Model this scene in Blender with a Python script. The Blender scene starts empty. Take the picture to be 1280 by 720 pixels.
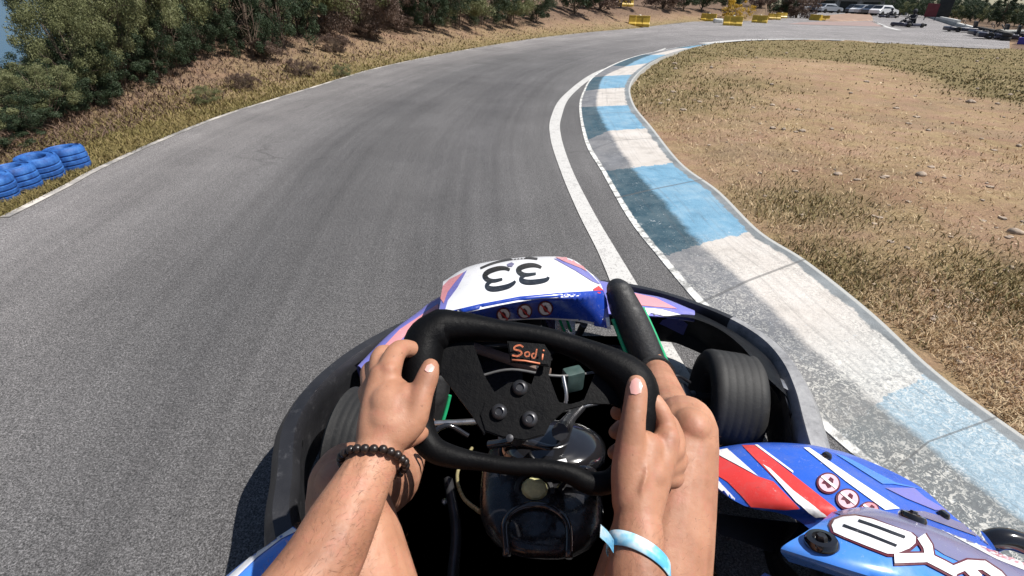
import bpy, bmesh, math, random
import numpy as np
from mathutils import Vector, Matrix
from mathutils.bvhtree import BVHTree
random.seed(7); rng = np.random.default_rng(7)
C = bpy.context.scene.collection
# ------------------------------------------------------------------ camera
CAMZ = 1.05; F = 640.0; PITCH = math.atan(366/640.0); ROLL = math.radians(2.0)
cp, sp = math.cos(PITCH), math.sin(PITCH)
Fw = Vector((0, cp, -sp)); R0 = Vector((1, 0, 0)); U0 = Vector((0, sp, cp))
CR = R0*math.cos(ROLL) + U0*math.sin(ROLL); CU = -R0*math.sin(ROLL) + U0*math.cos(ROLL)
CAM = Vector((0, 0, CAMZ))
def ray(px, py):
    return Fw*F + CR*(px-640) + CU*(360-py)
def U(px, py, z=0.0, far=400.0):
    d = ray(px, py)
    t = (z-CAMZ)/d.z if d.z < -1e-6 else 1e9
    p = CAM + d*t
    h = math.hypot(p.x, p.y)
    if h > far or t <= 0:
        s = far/math.hypot(d.x, d.y); p = CAM + d*s; p.z = z
    return p
def D(px, py, depth):
    return CAM + ray(px, py)*(depth/F)
def PL(px, py, c, n):
    d = ray(px, py); return CAM + d*((Vector(c)-CAM).dot(n)/d.dot(n))
def proj(p):
    v = Vector(p)-CAM; w = v.dot(Fw)
    return 640+v.dot(CR)/w*F, 360-v.dot(CU)/w*F, w
cd = bpy.data.cameras.new('camera'); cam = bpy.data.objects.new('camera', cd); C.objects.link(cam)
cd.sensor_width = 36; cd.lens = 36*F/1280; cd.clip_start = 0.02; cd.clip_end = 3000
M = Matrix((CR, CU, -Fw)).transposed().to_4x4(); M.translation = CAM; cam.matrix_world = M
bpy.context.scene.camera = cam
# ------------------------------------------------------------------ light
SUN_EL, SUN_AZ = math.radians(59), math.radians(92)     # azimuth measured from +Y towards +X
w = bpy.data.worlds.new('World'); bpy.context.scene.world = w; w.use_nodes = True
nt = w.node_tree; bg = nt.nodes['Background']; sk = nt.nodes.new('ShaderNodeTexSky')
sk.sky_type = 'NISHITA'; sk.sun_disc = False; sk.sun_elevation = SUN_EL; sk.sun_rotation = SUN_AZ
sk.air_density = 1.0; sk.dust_density = 0.6
nt.links.new(sk.outputs[0], bg.inputs[0]); bg.inputs[1].default_value = 0.062
sl = bpy.data.lights.new('sun', 'SUN'); sl.energy = 4.9; sl.angle = math.radians(0.5); sl.color = (1, .96, .90)
so = bpy.data.objects.new('sun', sl); C.objects.link(so)
sd = Vector((math.sin(SUN_AZ)*math.cos(SUN_EL), math.cos(SUN_AZ)*math.cos(SUN_EL), math.sin(SUN_EL)))
so.rotation_euler = sd.to_track_quat('Z', 'Y').to_euler()
vs = bpy.context.scene.view_settings
vs.view_transform = 'Standard'; vs.look = 'None'; vs.exposure = 0.48; vs.gamma = 1
# ------------------------------------------------------------------ materials
class NT:
    def __init__(s, name):
        s.m = bpy.data.materials.new(name); s.m.use_nodes = True; s.t = s.m.node_tree
        s.b = s.t.nodes['Principled BSDF']
    def n(s, typ, **kw):
        x = s.t.nodes.new('ShaderNode'+typ)
        for k, v in kw.items():
            if k.startswith('i_'): x.inputs[int(k[2:])].default_value = v
            else: setattr(x, k, v)
        return x
    def l(s, a, b): s.t.links.new(a, b)
    def coord(s, kind='Object'):
        return s.n('TexCoord').outputs[kind]
    def noise(s, scale, detail=4, rough=.6, vec=None, dist=0):
        x = s.n('TexNoise'); x.inputs['Scale'].default_value = scale; x.inputs['Detail'].default_value = detail
        x.inputs['Roughness'].default_value = rough; x.inputs['Distortion'].default_value = dist
        if vec is not None: s.l(vec, x.inputs['Vector'])
        return x.outputs['Fac']
    def ramp(s, fac, stops):
        r = s.n('ValToRGB'); e = r.color_ramp.elements
        while len(e) < len(stops): e.new(.5)
        for q, (p, c) in zip(e, stops):
            q.position = p; q.color = (*c, 1) if not isinstance(c, (int, float)) else (c, c, c, 1)
        s.l(fac, r.inputs[0]); return r.outputs[0]
    def mix(s, fac, a, b, mode='MIX'):
        x = s.n('Mix', data_type='RGBA', blend_type=mode)
        for sock, v in ((x.inputs[0], fac), (x.inputs[6], a), (x.inputs[7], b)):
            if isinstance(v, (int, float)): sock.default_value = v
            elif isinstance(v, tuple): sock.default_value = (*v, 1)
            else: s.l(v, sock)
        return x.outputs[2]
    def math(s, op, a, b=0.0, c=None, clamp=False):
        x = s.n('Math', operation=op); x.use_clamp = clamp
        for i, v in enumerate((a, b) if c is None else (a, b, c)):
            if isinstance(v, (int, float)): x.inputs[i].default_value = v
            else: s.l(v, x.inputs[i])
        return x.outputs[0]
    def color(s, c):
        if isinstance(c, tuple): s.b.inputs['Base Color'].default_value = (*c, 1)
        else: s.l(c, s.b.inputs['Base Color'])
    def rough(s, r):
        if isinstance(r, (int, float)): s.b.inputs['Roughness'].default_value = r
        else: s.l(r, s.b.inputs['Roughness'])
    def bump(s, h, strength=.3, dist=.01):
        b = s.n('Bump'); b.inputs['Strength'].default_value = strength; b.inputs['Distance'].default_value = dist
        s.l(h, b.inputs['Height']); s.l(b.outputs[0], s.b.inputs['Normal'])
def simple(name, col, rough=.5, var=.25, scale=12, bump=0, bscale=60, metal=0, spec=.5, coat=0):
    t = NT(name); co = t.coord()
    n = t.noise(scale, 5, .65, co)
    lo = tuple(c*(1-var) for c in col); hi = tuple(min(1, c*(1+var)) for c in col)
    t.color(t.ramp(n, [(.3, lo), (.7, hi)]))
    t.rough(t.ramp(t.noise(scale*2.7, 4, .6, co), [(.3, max(.02, rough*.75)), (.7, min(1, rough*1.25))]))
    t.b.inputs['Metallic'].default_value = metal; t.b.inputs['Specular IOR Level'].default_value = spec
    t.b.inputs['Coat Weight'].default_value = coat; t.b.inputs['Coat Roughness'].default_value = .08
    if bump: t.bump(t.noise(bscale, 5, .7, co), bump, .004)
    return t.m
# ------------------------------------------------------------------ objects
def tag(o, label=None, cat=None, group=None, kind=None):
    if label: o['label'] = label
    if cat: o['category'] = cat
    if group: o['group'] = group
    if kind: o['kind'] = kind
    return o
def empty(name, loc=(0, 0, 0), rz=0, label=None, cat=None, group=None):
    o = bpy.data.objects.new(name, None); C.objects.link(o); o.location = loc; o.rotation_euler = (0, 0, rz)
    o.empty_display_size = .1
    return tag(o, label, cat, group)
def link(name, me, mat=None, parent=None, smooth=True):
    o = bpy.data.objects.new(name, me); C.objects.link(o)
    if mat is not None and not me.materials:
        for m_ in (mat if isinstance(mat, (list, tuple)) else [mat]): me.materials.append(m_)
    if parent is not None:
        o.parent = parent
        if parent.get('_world'): pass
    if smooth: me.polygons.foreach_set('use_smooth', [True]*len(me.polygons))
    return o
def obj(name, bm, mat, parent=None, smooth=True, auto=None):
    me = bpy.data.meshes.new(name); bmesh.ops.recalc_face_normals(bm, faces=bm.faces[:])
    bm.to_mesh(me); bm.free()
    o = link(name, me, mat, parent, smooth)
    if auto is not None and smooth:
        me.set_sharp_from_angle(angle=math.radians(auto))
    return o
def copy_tree(o, parent=None):
    c = o.copy(); C.objects.link(c)
    if parent is not None: c.parent = parent
    for ch in list(o.children): copy_tree(ch, c)
    return c
def fastmesh(name, verts, faces_flat, nper, mat, parent=None, smooth=False, attrs=None):
    me = bpy.data.meshes.new(name); nf = len(faces_flat)//nper
    me.vertices.add(len(verts)); me.vertices.foreach_set('co', np.asarray(verts, dtype=np.float32).ravel())
    me.loops.add(nf*nper); me.loops.foreach_set('vertex_index', np.asarray(faces_flat, dtype=np.int32).ravel())
    me.polygons.add(nf); me.polygons.foreach_set('loop_start', np.arange(0, nf*nper, nper, dtype=np.int32))
    me.polygons.foreach_set('loop_total', np.full(nf, nper, dtype=np.int32))
    if attrs:
        for k, v in attrs.items():
            a = me.attributes.new(k, 'FLOAT', 'POINT'); a.data.foreach_set('value', np.asarray(v, dtype=np.float32))
    me.update(calc_edges=True)
    return link(name, me, mat, parent, smooth)
# ------------------------------------------------------------------ shape helpers
def catmull(pts, n):
    """resample a list of equal-length tuples with a Catmull-Rom spline, n steps per span"""
    P = [np.array(p, dtype=float) for p in pts]; out = []
    E = [2*P[0]-P[1]] + P + [2*P[-1]-P[-2]]
    for i in range(1, len(E)-2):
        a, b, c, d = E[i-1], E[i], E[i+1], E[i+2]
        for k in range(n):
            t = k/n
            out.append(.5*((2*b)+(c-a)*t+(2*a-5*b+4*c-d)*t*t+(3*b-a-3*c+d)*t**3))
    out.append(P[-1]); return out
def grid_bm(bm, rows, uvname='UVMap', closed_u=False, uv=True):
    lay = bm.loops.layers.uv.verify() if uv else None
    V = [[bm.verts.new(tuple(p)[:3]) for p in r] for r in rows]
    nr, nc = len(V), len(V[0])
    for i in range(nr-1):
        for j in range(nc if closed_u else nc-1):
            jj = (j+1) % nc
            q = (V[i][j], V[i][jj], V[i+1][jj], V[i+1][j])
            try: f = bm.faces.new(q)
            except ValueError: continue
            if uv:
                for l_, (a, b) in zip(f.loops, ((j, i), (j+1, i), (j+1, i+1), (j, i+1))):
                    l_[lay].uv = (a/max(1, nc-1), b/max(1, nr-1))
    return V
def patch(ctrl, nu=6, nv=6):
    """ctrl = rows of 3D points -> smooth rows"""
    rows = [catmull([tuple(p) for p in r], nu) for r in ctrl]
    cols = list(zip(*rows)); cols = [catmull([tuple(p) for p in c], nv) for c in cols]
    return [list(r) for r in zip(*cols)]
def solidify(bm, th):
    bmesh.ops.recalc_face_normals(bm, faces=bm.faces[:])
    bmesh.ops.solidify(bm, geom=bm.faces[:]+bm.edges[:]+bm.verts[:], thickness=th)
def shell(name, ctrl, th, mat, parent, nu=6, nv=6):
    bm = bmesh.new(); rows = patch(ctrl, nu, nv); grid_bm(bm, rows); bm.normal_update()
    bvh = BVHTree.FromBMesh(bm)
    # make all normals face up, then thicken downwards
    bm.normal_update()
    if sum(f.normal.z for f in bm.faces) < 0: bmesh.ops.reverse_faces(bm, faces=bm.faces[:])
    bm.normal_update()
    top = [v.co.copy() for v in bm.verts]; nor = [v.normal.copy() for v in bm.verts]
    g = bmesh.ops.duplicate(bm, geom=bm.verts[:]+bm.edges[:]+bm.faces[:])
    vm = g['vert_map']
    n0 = len(top)
    vs_ = [v for v in bm.verts]
    for i in range(n0):
        vs_[n0+i].co = top[i]-nor[i]*th
    nb = [e for e in bm.edges if len(e.link_faces) == 1]
    half = [e for e in nb if e.verts[0].index < n0 and e.verts[1].index < n0]
    bm.verts.index_update(); vs_ = [v for v in bm.verts]
    half = [e for e in bm.edges if len(e.link_faces) == 1 and e.verts[0].index < n0]
    for e in half:
        a, b = e.verts
        try: bm.faces.new((a, b, vs_[b.index+n0], vs_[a.index+n0]))
        except Exception: pass
    o = obj(name, bm, mat, parent, True, 50)
    return o, bvh
def tube_bm(bm, pts, radii, seg=12, cap=True, flat=1.0, closed=False):
    pts = [Vector(p) for p in pts]; n = len(pts)
    if isinstance(radii, (int, float)): radii = [radii]*n
    rings = []; prev = None
    for i, p in enumerate(pts):
        a = pts[(i-1) % n] if (closed or i > 0) else pts[0]; b = pts[(i+1) % n] if (closed or i < n-1) else pts[-1]
        t = (b-a).normalized()
        if prev is None:
            s = t.cross(Vector((0, 0, 1)));
            if s.length < .1: s = t.cross(Vector((0, 1, 0)))
            s.normalize()
        else:
            s = prev - t*prev.dot(t); s.normalize()
        prev = s; u = s.cross(t)
        rings.append([bm.verts.new(p + (s*math.cos(k*2*math.pi/seg) + u*math.sin(k*2*math.pi/seg)*flat)*radii[i]) for k in range(seg)])
    m = n if closed else n-1
    for i in range(m):
        A, B = rings[i], rings[(i+1) % n]
        for k in range(seg):
            bm.faces.new((A[k], A[(k+1) % seg], B[(k+1) % seg], B[k]))
    if cap and not closed:
        bm.faces.new(rings[0][::-1]); bm.faces.new(rings[-1])
def tube(name, pts, r, mat, parent=None, seg=12, smoothn=0, flat=1.0, closed=False):
    if smoothn:
        rr = [r]*len(pts) if isinstance(r, (int, float)) else r
        q = catmull([(*Vector(p), a) for p, a in zip(pts, rr)], smoothn); pts = [x[:3] for x in q]; r = [x[3] for x in q]
    bm = bmesh.new(); tube_bm(bm, pts, r, seg, True, flat, closed); return obj(name, bm, mat, parent, True, 50)
def lathe_bm(bm, prof, seg=24, mat4=None, arc=1.0):
    """prof = [(r,z)] revolved about z, then transformed"""
    rings = []
    for r, z in prof:
        ring = []
        for k in range(seg):
            a = 2*math.pi*k/seg; v = Vector((r*math.cos(a), r*math.sin(a), z))
            ring.append(bm.verts.new(mat4 @ v if mat4 else v))
        rings.append(ring)
    for A, B in zip(rings, rings[1:]):
        for k in range(seg): bm.faces.new((A[k], A[(k+1) % seg], B[(k+1) % seg], B[k]))
    return rings
def frame(pos, axis, up=(0, 0, 1)):
    z = Vector(axis).normalized(); x = Vector(up).cross(z)
    if x.length < 1e-3: x = Vector((1, 0, 0)).cross(z)
    x.normalize(); y = z.cross(x)
    m = Matrix((x, y, z)).transposed().to_4x4(); m.translation = Vector(pos); return m
def disc(name, pos, axis, prof, mat, parent, seg=20):
    bm = bmesh.new(); r = lathe_bm(bm, prof, seg, frame(pos, axis))
    bm.faces.new(r[-1]); bm.faces.new(r[0][::-1]); return obj(name, bm, mat, parent, True, 35)
def box_bm(bm, size, mat4=None, bev=0.0, seg=2):
    g = bmesh.ops.create_cube(bm, size=1.0); vs_ = g['verts']
    for v in vs_: v.co = Vector((v.co.x*size[0], v.co.y*size[1], v.co.z*size[2]))
    if bev:
        es = list({e for v in vs_ for e in v.link_edges})
        r = bmesh.ops.bevel(bm, geom=es, offset=bev, segments=seg, affect='EDGES', profile=.6)
        vs_ = list({v for f in r['faces'] for v in f.verts} | {v for v in vs_ if v.is_valid})
    if mat4 is not None:
        for v in vs_: v.co = mat4 @ v.co
    return vs_
def T(x, y, z, rz=0, rx=0, ry=0):
    return Matrix.Translation((x, y, z)) @ Matrix.Rotation(rz, 4, 'Z') @ Matrix.Rotation(ry, 4, 'Y') @ Matrix.Rotation(rx, 4, 'X')
def box(name, size, mat4, mat, parent=None, bev=0.0, seg=2):
    bm = bmesh.new(); box_bm(bm, size, mat4, bev, seg); return obj(name, bm, mat, parent, True, 40)
def stroke_poly(pts, wd):
    """polyline -> list of quads (2D)"""
    L, R = [], []; n = len(pts)
    for i in range(n):
        a = pts[max(0, i-1)]; b = pts[min(n-1, i+1)]
        dx, dy = b[0]-a[0], b[1]-a[1]; d = math.hypot(dx, dy) or 1
        ww = wd[i] if isinstance(wd, (list, tuple)) else wd
        L.append((pts[i][0]-dy/d*ww/2, pts[i][1]+dx/d*ww/2)); R.append((pts[i][0]+dy/d*ww/2, pts[i][1]-dx/d*ww/2))
    return L + R[::-1]
def decal(name, polys, bvh, off, mat, parent, step=6):
    """px-space outlines laid on a surface (real geometry that hugs the panel)"""
    bm = bmesh.new()
    for pl in polys:
        vs_ = [bm.verts.new((x, y, 0)) for x, y in pl]
        try: bm.faces.new(vs_)
        except Exception: pass
    bmesh.ops.triangulate(bm, faces=bm.faces[:])
    for _ in range(4):
        es = [e for e in bm.edges if e.calc_length() > step]
        if not es: break
        bmesh.ops.subdivide_edges(bm, edges=es, cuts=1, use_grid_fill=False)
        bmesh.ops.triangulate(bm, faces=[f for f in bm.faces if len(f.verts) > 3])
    bad = []
    for v in bm.verts:
        d = ray(v.co.x, v.co.y).normalized(); h = bvh.ray_cast(CAM, d)
        if h[0] is None: bad.append(v); continue
        n = h[1] if h[1].dot(d) < 0 else -h[1]; v.co = h[0] + n*off
    bmesh.ops.delete(bm, geom=bad, context='VERTS')
    for f in bm.faces:
        f.normal_update()
        if f.normal.dot(f.calc_center_median()-CAM) > 0: f.normal_flip()
    me = bpy.data.meshes.new(name); bm.to_mesh(me); bm.free()
    return link(name, me, mat, parent, True)
def circle_px(cx, cy, r, n=20, sq=1.0, rot=0):
    out = []
    for k in range(n):
        a = 2*math.pi*k/n; x, y = r*math.cos(a), r*sq*math.sin(a)
        out.append((cx+x*math.cos(rot)-y*math.sin(rot), cy+x*math.sin(rot)+y*math.cos(rot)))
    return out
def in_poly(x, y, poly):
    """vectorised even-odd test"""
    x = np.asarray(x); y = np.asarray(y); c = np.zeros(x.shape, bool); n = len(poly)
    for i in range(n):
        x1, y1 = poly[i]; x2, y2 = poly[i-1]
        cond = ((y1 > y) != (y2 > y)) & (x < (x2-x1)*(y-y1)/((y2-y1) if y2 != y1 else 1e-9)+x1)
        c ^= cond
    return c
def pl_dist(x, y, line):
    """distance to polyline"""
    d = np.full(np.shape(x), 1e9)
    for (x1, y1), (x2, y2) in zip(line, line[1:]):
        dx, dy = x2-x1, y2-y1; L = dx*dx+dy*dy+1e-12
        t = np.clip(((x-x1)*dx+(y-y1)*dy)/L, 0, 1)
        d = np.minimum(d, np.hypot(x-x1-t*dx, y-y1-t*dy))
    return d
def vnoise(x, y, s, seed=0):
    """smooth value noise"""
    x = np.asarray(x)/s; y = np.asarray(y)/s; xi = np.floor(x).astype(int); yi = np.floor(y).astype(int)
    fx = x-xi; fy = y-yi; fx = fx*fx*(3-2*fx); fy = fy*fy*(3-2*fy)
    def h(a, b):
        q = np.sin(a*127.1+b*311.7+seed*74.7)*43758.5453; return q-np.floor(q)
    return (h(xi, yi)*(1-fx)+h(xi+1, yi)*fx)*(1-fy)+(h(xi, yi+1)*(1-fx)+h(xi+1, yi+1)*fx)*fy
# ================================================================== GROUND, ROAD, KERB
def xy(p): return (p.x, p.y)
outer_px = [(0,272),(78,233),(117,212),(194,177),(272,146),(338,125),(400,106),(475,84),(572,64),(669,48),(740,40),(800,35),(814,33),(867,27),(940,26)]
ow = [xy(U(*p)) for p in outer_px]
# extend behind the camera following the bend
a, b = ow[0], ow[1]; dx, dy = a[0]-b[0], a[1]-b[1]; L = math.hypot(dx, dy); dx /= L; dy /= L
ext = []; px_, py_ = a; ang = math.atan2(dy, dx)
for k in range(14):
    px_ += math.cos(ang)*1.5; py_ += math.sin(ang)*1.5; ang += math.radians(2.2); ext.append((px_, py_))
outer = ext[::-1] + ow
# road side, middle, infield side of the kerb with the block counter u (far -> near)
kerb_rows = [((880,55.5),(886,54.5),(893,53.5),9.0),((852,58.5),(862,58.5),(872,58),8.3),((832,62),(840,62.5),(851,63.5),7.6),
 ((795,70),(808,71),(832,70),6.8),((763,82),(783,83),(815,78),6.0),((740,97),(757,95),(797,93),5.0),((729,114),(750,111),(788,109),4.0),
 ((724,134),(748,133),(793,131),3.0),((731,176),(763,163),(816,160),2.0),((752,214),(795,209),(851,203),1.0),((785,272),(836,254),(898,238),.5),((824,322),(880,303),(949,288),0.0),
 ((874,381),(936,352),(1007,325),-.33),((945,455),(1003,418),(1087,388),-.66),((1040,545),(1100,500),(1170,464),-1.0),((1140,625),(1195,580),(1290,552),-1.5),((1260,720),(1325,680),(1430,640),-2.0)]
kr = []
for r_, m_, i_, u_ in kerb_rows:
    hf = min(1.0, max(.15, (9-u_)/3))
    kr.append((*U(*r_, .004*hf), *U(*m_, .035*hf), *U(*i_, .055*hf), u_))
# continue beside and behind the kart
q = kr[-1]; q0 = kr[-2]
e = list(q)
for k in range(7):
    d = np.array(q)-np.array(q0); d[[2, 5, 8]] = 0
    e = np.array(e) + d*1.0; kr.append(tuple(e))
ks = catmull(kr, 14)
t = NT('kerb_paint'); uvn = t.n('UVMap'); uvn.uv_map = 'UVMap'; sep = t.n('SeparateXYZ'); t.l(uvn.outputs[0], sep.inputs[0])
co = t.coord()
wob = t.math('MULTIPLY', t.math('SUBTRACT', t.noise(22, 4, .7, co), .5), .10)
u_ = t.math('ADD', sep.outputs[0], wob); v_ = sep.outputs[1]
blue = t.math('LESS_THAN', t.math('MODULO', t.math('ADD', u_, 20), 2), 1.0)
wob2 = t.math('MULTIPLY', t.math('SUBTRACT', t.noise(9, 5, .75, co), .5), .14)
vw = t.math('ADD', v_, wob2)
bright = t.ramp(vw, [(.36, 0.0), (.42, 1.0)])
nb_ = t.noise(7, 6, .7, co)
wcol = t.ramp(nb_, [(.25, (.32,.29,.26)), (.5, (.52,.48,.44)), (.75, (.62,.59,.56))])
bcol = t.ramp(nb_, [(.25, (.08,.19,.28)), (.5, (.14,.30,.43)), (.8, (.27,.44,.56))])
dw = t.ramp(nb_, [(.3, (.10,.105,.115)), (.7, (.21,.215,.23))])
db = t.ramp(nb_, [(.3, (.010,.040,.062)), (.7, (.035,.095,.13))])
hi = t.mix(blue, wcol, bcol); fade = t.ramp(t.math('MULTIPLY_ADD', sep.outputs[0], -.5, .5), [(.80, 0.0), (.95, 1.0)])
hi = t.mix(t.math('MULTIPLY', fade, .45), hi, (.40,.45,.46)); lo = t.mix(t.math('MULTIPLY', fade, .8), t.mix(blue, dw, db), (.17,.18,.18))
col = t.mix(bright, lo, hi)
# rough worn concrete showing through as bright and dark flecks, stronger on the near blocks
fl = t.noise(58, 4, .8, co, 1.6)
near = t.ramp(t.math('MULTIPLY_ADD', sep.outputs[0], -.5, .5), [(.44, .03), (.80, .9)])
big = t.ramp(t.noise(2.2, 3, .6, co), [(.35, .25), (.6, 1.0)])
amt = t.math('MULTIPLY', near, big)
lt = t.ramp(fl, [(.52, 0.0), (.56, 1.0)]); dk = t.ramp(fl, [(.40, 1.0), (.46, 0.0)])
col = t.mix(t.math('MULTIPLY', lt, t.math('MULTIPLY', amt, .9)), col, (.72,.70,.64))
col = t.mix(t.math('MULTIPLY', dk, t.math('MULTIPLY', amt, .85)), col, (.11,.115,.12))
scr = t.noise(30, 3, .8, co, 2)
col = t.mix(t.math('MULTIPLY', t.ramp(scr, [(.64, 0.0), (.67, 1.0)]), .55), col, (.55,.58,.6))
# dark tyre scuffs along the kerb and ground-in dirt
ms = t.n('Mapping'); ms.inputs['Scale'].default_value = (.9, 16, 1); t.l(uvn.outputs[0], ms.inputs[0]); sf = t.noise(1.6, 6, .75, ms.outputs[0], .4)
col = t.mix(t.math('MULTIPLY', t.ramp(sf, [(.52, 0.0), (.70, 1.0)]), .42), col, (.085,.085,.088))
col = t.mix(t.math('MULTIPLY', t.ramp(t.noise(3.5, 6, .8, co), [(.45, 0.0), (.72, 1.0)]), .24), col, (.25,.21,.17))
# bare edge strips
edge = t.ramp(vw, [(.885, 0.0), (.90, 1.0)]); col = t.mix(edge, col, t.ramp(nb_, [(.3, (.11,.12,.125)), (.7, (.24,.26,.27))]))
edge2 = t.ramp(v_, [(.965, 0.0), (.975, 1.0)]); col = t.mix(edge2, col, (.40,.40,.38))
wl = t.ramp(t.math('ADD', v_, t.math('MULTIPLY', wob, .25)), [(.045, 1.0), (.055, 0.0)]); col = t.mix(wl, col, t.ramp(t.noise(14, 5, .8, co), [(.4, (.25,.25,.24)), (.55, (.75,.74,.7))]))
# slab joints
jn = t.math('FRACT', t.math('ADD', sep.outputs[0], .33)); jl = t.math('LESS_THAN', t.math('ABSOLUTE', t.math('SUBTRACT', jn, .0)), .012)
col = t.mix(t.math('MULTIPLY', jl, .6), col, (.08,.08,.08))
t.color(col); t.rough(.8); t.bump(t.math('ADD', fl, t.math('MULTIPLY', nb_, .6)), .55, .006)
kerb_mat = t.m
bm = bmesh.new(); lay = bm.loops.layers.uv.new('UVMap'); rows = []
vv = [0, .06, .2, .42, .43, .6, .8, .9, .96, 1.0]
for q in ks:
    A, B, Cc, u_ = Vector(q[0:3]), Vector(q[3:6]), Vector(q[6:9]), q[9]
    line = []
    for v in vv:
        if v <= .42: p = A.lerp(B, v/.42)
        else: p = B.lerp(Cc, (v-.42)/.58)
        line.append((p, u_, v))
    under = [(Vector((A.x, A.y, -.08)), u_, 0)] + line + [(Vector((Cc.x, Cc.y, -.08)), u_, 1)]
    rows.append(under)
V = [[bm.verts.new(p) for p, _, _ in r] for r in rows]
for i in range(len(V)-1):
    for j in range(len(V[0])-1):
        f = bm.faces.new((V[i][j], V[i][j+1], V[i+1][j+1], V[i+1][j]))
        for l_, (ii, jj) in zip(f.loops, ((i, j), (i, j+1), (i+1, j+1), (i+1, j))):
            l_[lay].uv = (rows[ii][jj][1], rows[ii][jj][2])
k_o = obj('kerb', bm, kerb_mat, None, True, 40); tag(k_o, kind='structure')
kroad = [(q[0], q[1]) for q in ks]; kin = [(q[6], q[7]) for q in ks]; kmid = [(q[3], q[4]) for q in ks]
# ---- road sheet
far_in_px = [(893,53.5),(930,51),(961,50),(1010,49.5),(1060,51),(1104,54),(1160,57),(1205,59.5),(1235,61),(1262,61)]
far_in = [xy(U(*p)) for p in far_in_px]
far_out_px = [(940,26),(965,25),(978,23),(985,19),(988,15.5),(1015,13.0),(1060,13.5),(1100,14),(1130,15),(1150,17.5),(1168,22),(1200,34),(1232,44),(1246,49),(1262,51)]
far_out = [xy(U(*p)) for p in far_out_px]
road_poly = outer + far_out[1:] + far_in[::-1] + kmid
t = NT('asphalt'); co = t.coord()
ua = t.n('Attribute'); ua.attribute_name = 'along'; va = t.n('Attribute'); va.attribute_name = 'across'; cx_ = t.n('CombineXYZ'); t.l(ua.outputs['Fac'], cx_.inputs[0]); t.l(va.outputs['Fac'], cx_.inputs[1]); rv = cx_.outputs[0]
def streak(sx, sy, det=4, ro=.6):
    m_ = t.n('Mapping'); m_.inputs['Scale'].default_value = (sx, sy, 1); t.l(rv, m_.inputs[0]); return t.noise(1.0, det, ro, m_.outputs[0])
lg = t.noise(.8, 5, .65, co); sm = t.noise(230, 2, .9, co); md = t.noise(30, 5, .8, co); ag = t.noise(95, 3, .8, co)
c1 = t.ramp(lg, [(.3, (.086,.083,.083)), (.7, (.120,.116,.116))])
c2 = t.mix(1.0, c1, t.ramp(sm, [(.38, .35), (.5, 1.0), (.62, 1.9)]), 'MULTIPLY')
c2 = t.mix(1.0, c2, t.ramp(ag, [(.36, .62), (.5, 1.0), (.66, 1.4)]), 'MULTIPLY')
c3 = t.mix(1.0, c2, t.ramp(md, [(.3, .78), (.7, 1.22)]), 'MULTIPLY')
# tyre streaks that follow the bend, patches and tar sealed cracks
c3 = t.mix(1.0, c3, t.ramp(streak(.10, 26, 5, .7), [(.35, .88), (.65, 1.10)]), 'MULTIPLY')
c3 = t.mix(1.0, c3, t.ramp(streak(.25, 7, 4, .6), [(.35, .88), (.65, 1.10)]), 'MULTIPLY')
at2 = t.n('Attribute'); at2.attribute_name = 'rubber'; rb = t.math('MULTIPLY', at2.outputs['Fac'], t.ramp(streak(.16, 14, 5, .7), [(.3, .45), (.6, 1.0)]))
c4 = t.mix(t.math('MULTIPLY', rb, .48), c3, t.mix(1.0, c3, (.40,.41,.44), 'MULTIPLY'))
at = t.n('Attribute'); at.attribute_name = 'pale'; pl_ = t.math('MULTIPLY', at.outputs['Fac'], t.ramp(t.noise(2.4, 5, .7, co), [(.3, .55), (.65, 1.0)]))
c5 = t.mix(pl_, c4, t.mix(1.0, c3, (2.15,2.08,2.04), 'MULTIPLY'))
pt = t.ramp(t.noise(.55, 2, .4, co, .6), [(.60, 0.0), (.61, 1.0)]); c5 = t.mix(t.math('MULTIPLY', pt, .22), c5, t.mix(1.0, c5, (.7,.7,.72), 'MULTIPLY'))
vc = t.n('TexVoronoi'); vc.feature = 'DISTANCE_TO_EDGE'; vc.inputs['Scale'].default_value = .42; vd = t.n('VectorMath', operation='ADD'); nn_ = t.n('TexNoise'); nn_.inputs['Scale'].default_value = 2.2; nn_.inputs['Detail'].default_value = 6; t.l(co, nn_.inputs['Vector'])
sc3 = t.n('VectorMath', operation='SCALE'); sc3.inputs['Scale'].default_value = .55; t.l(nn_.outputs['Color'], sc3.inputs[0]); t.l(co, vd.inputs[0]); t.l(sc3.outputs[0], vd.inputs[1]); t.l(vd.outputs[0], vc.inputs['Vector'])
ck = t.math('MULTIPLY', t.ramp(vc.outputs['Distance'], [(.0, 1.0), (.006, 0.0)]), t.ramp(t.noise(.7, 2, .5, co), [(.56, 0.0), (.66, .4)])); c5 = t.mix(ck, c5, (.035,.034,.034))
t.color(c5); t.rough(t.ramp(md, [(.3, .72), (.7, .92)])); t.b.inputs['Specular IOR Level'].default_value = .35
t.bump(t.math('ADD', t.math('ADD', sm, ag), md), .6, .006); asphalt = t.m
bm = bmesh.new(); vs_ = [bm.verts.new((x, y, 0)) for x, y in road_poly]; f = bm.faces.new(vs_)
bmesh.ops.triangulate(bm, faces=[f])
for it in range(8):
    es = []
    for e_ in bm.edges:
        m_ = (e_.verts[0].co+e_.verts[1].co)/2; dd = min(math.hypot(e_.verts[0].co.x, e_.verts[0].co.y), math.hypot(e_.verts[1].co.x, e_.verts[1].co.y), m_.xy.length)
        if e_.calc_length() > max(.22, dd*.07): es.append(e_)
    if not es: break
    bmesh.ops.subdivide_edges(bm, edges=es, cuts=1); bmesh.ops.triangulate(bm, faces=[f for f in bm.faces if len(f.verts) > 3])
me = bpy.data.meshes.new('road'); bmesh.ops.recalc_face_normals(bm, faces=bm.faces[:]); bm.to_mesh(me); bm.free()
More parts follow.
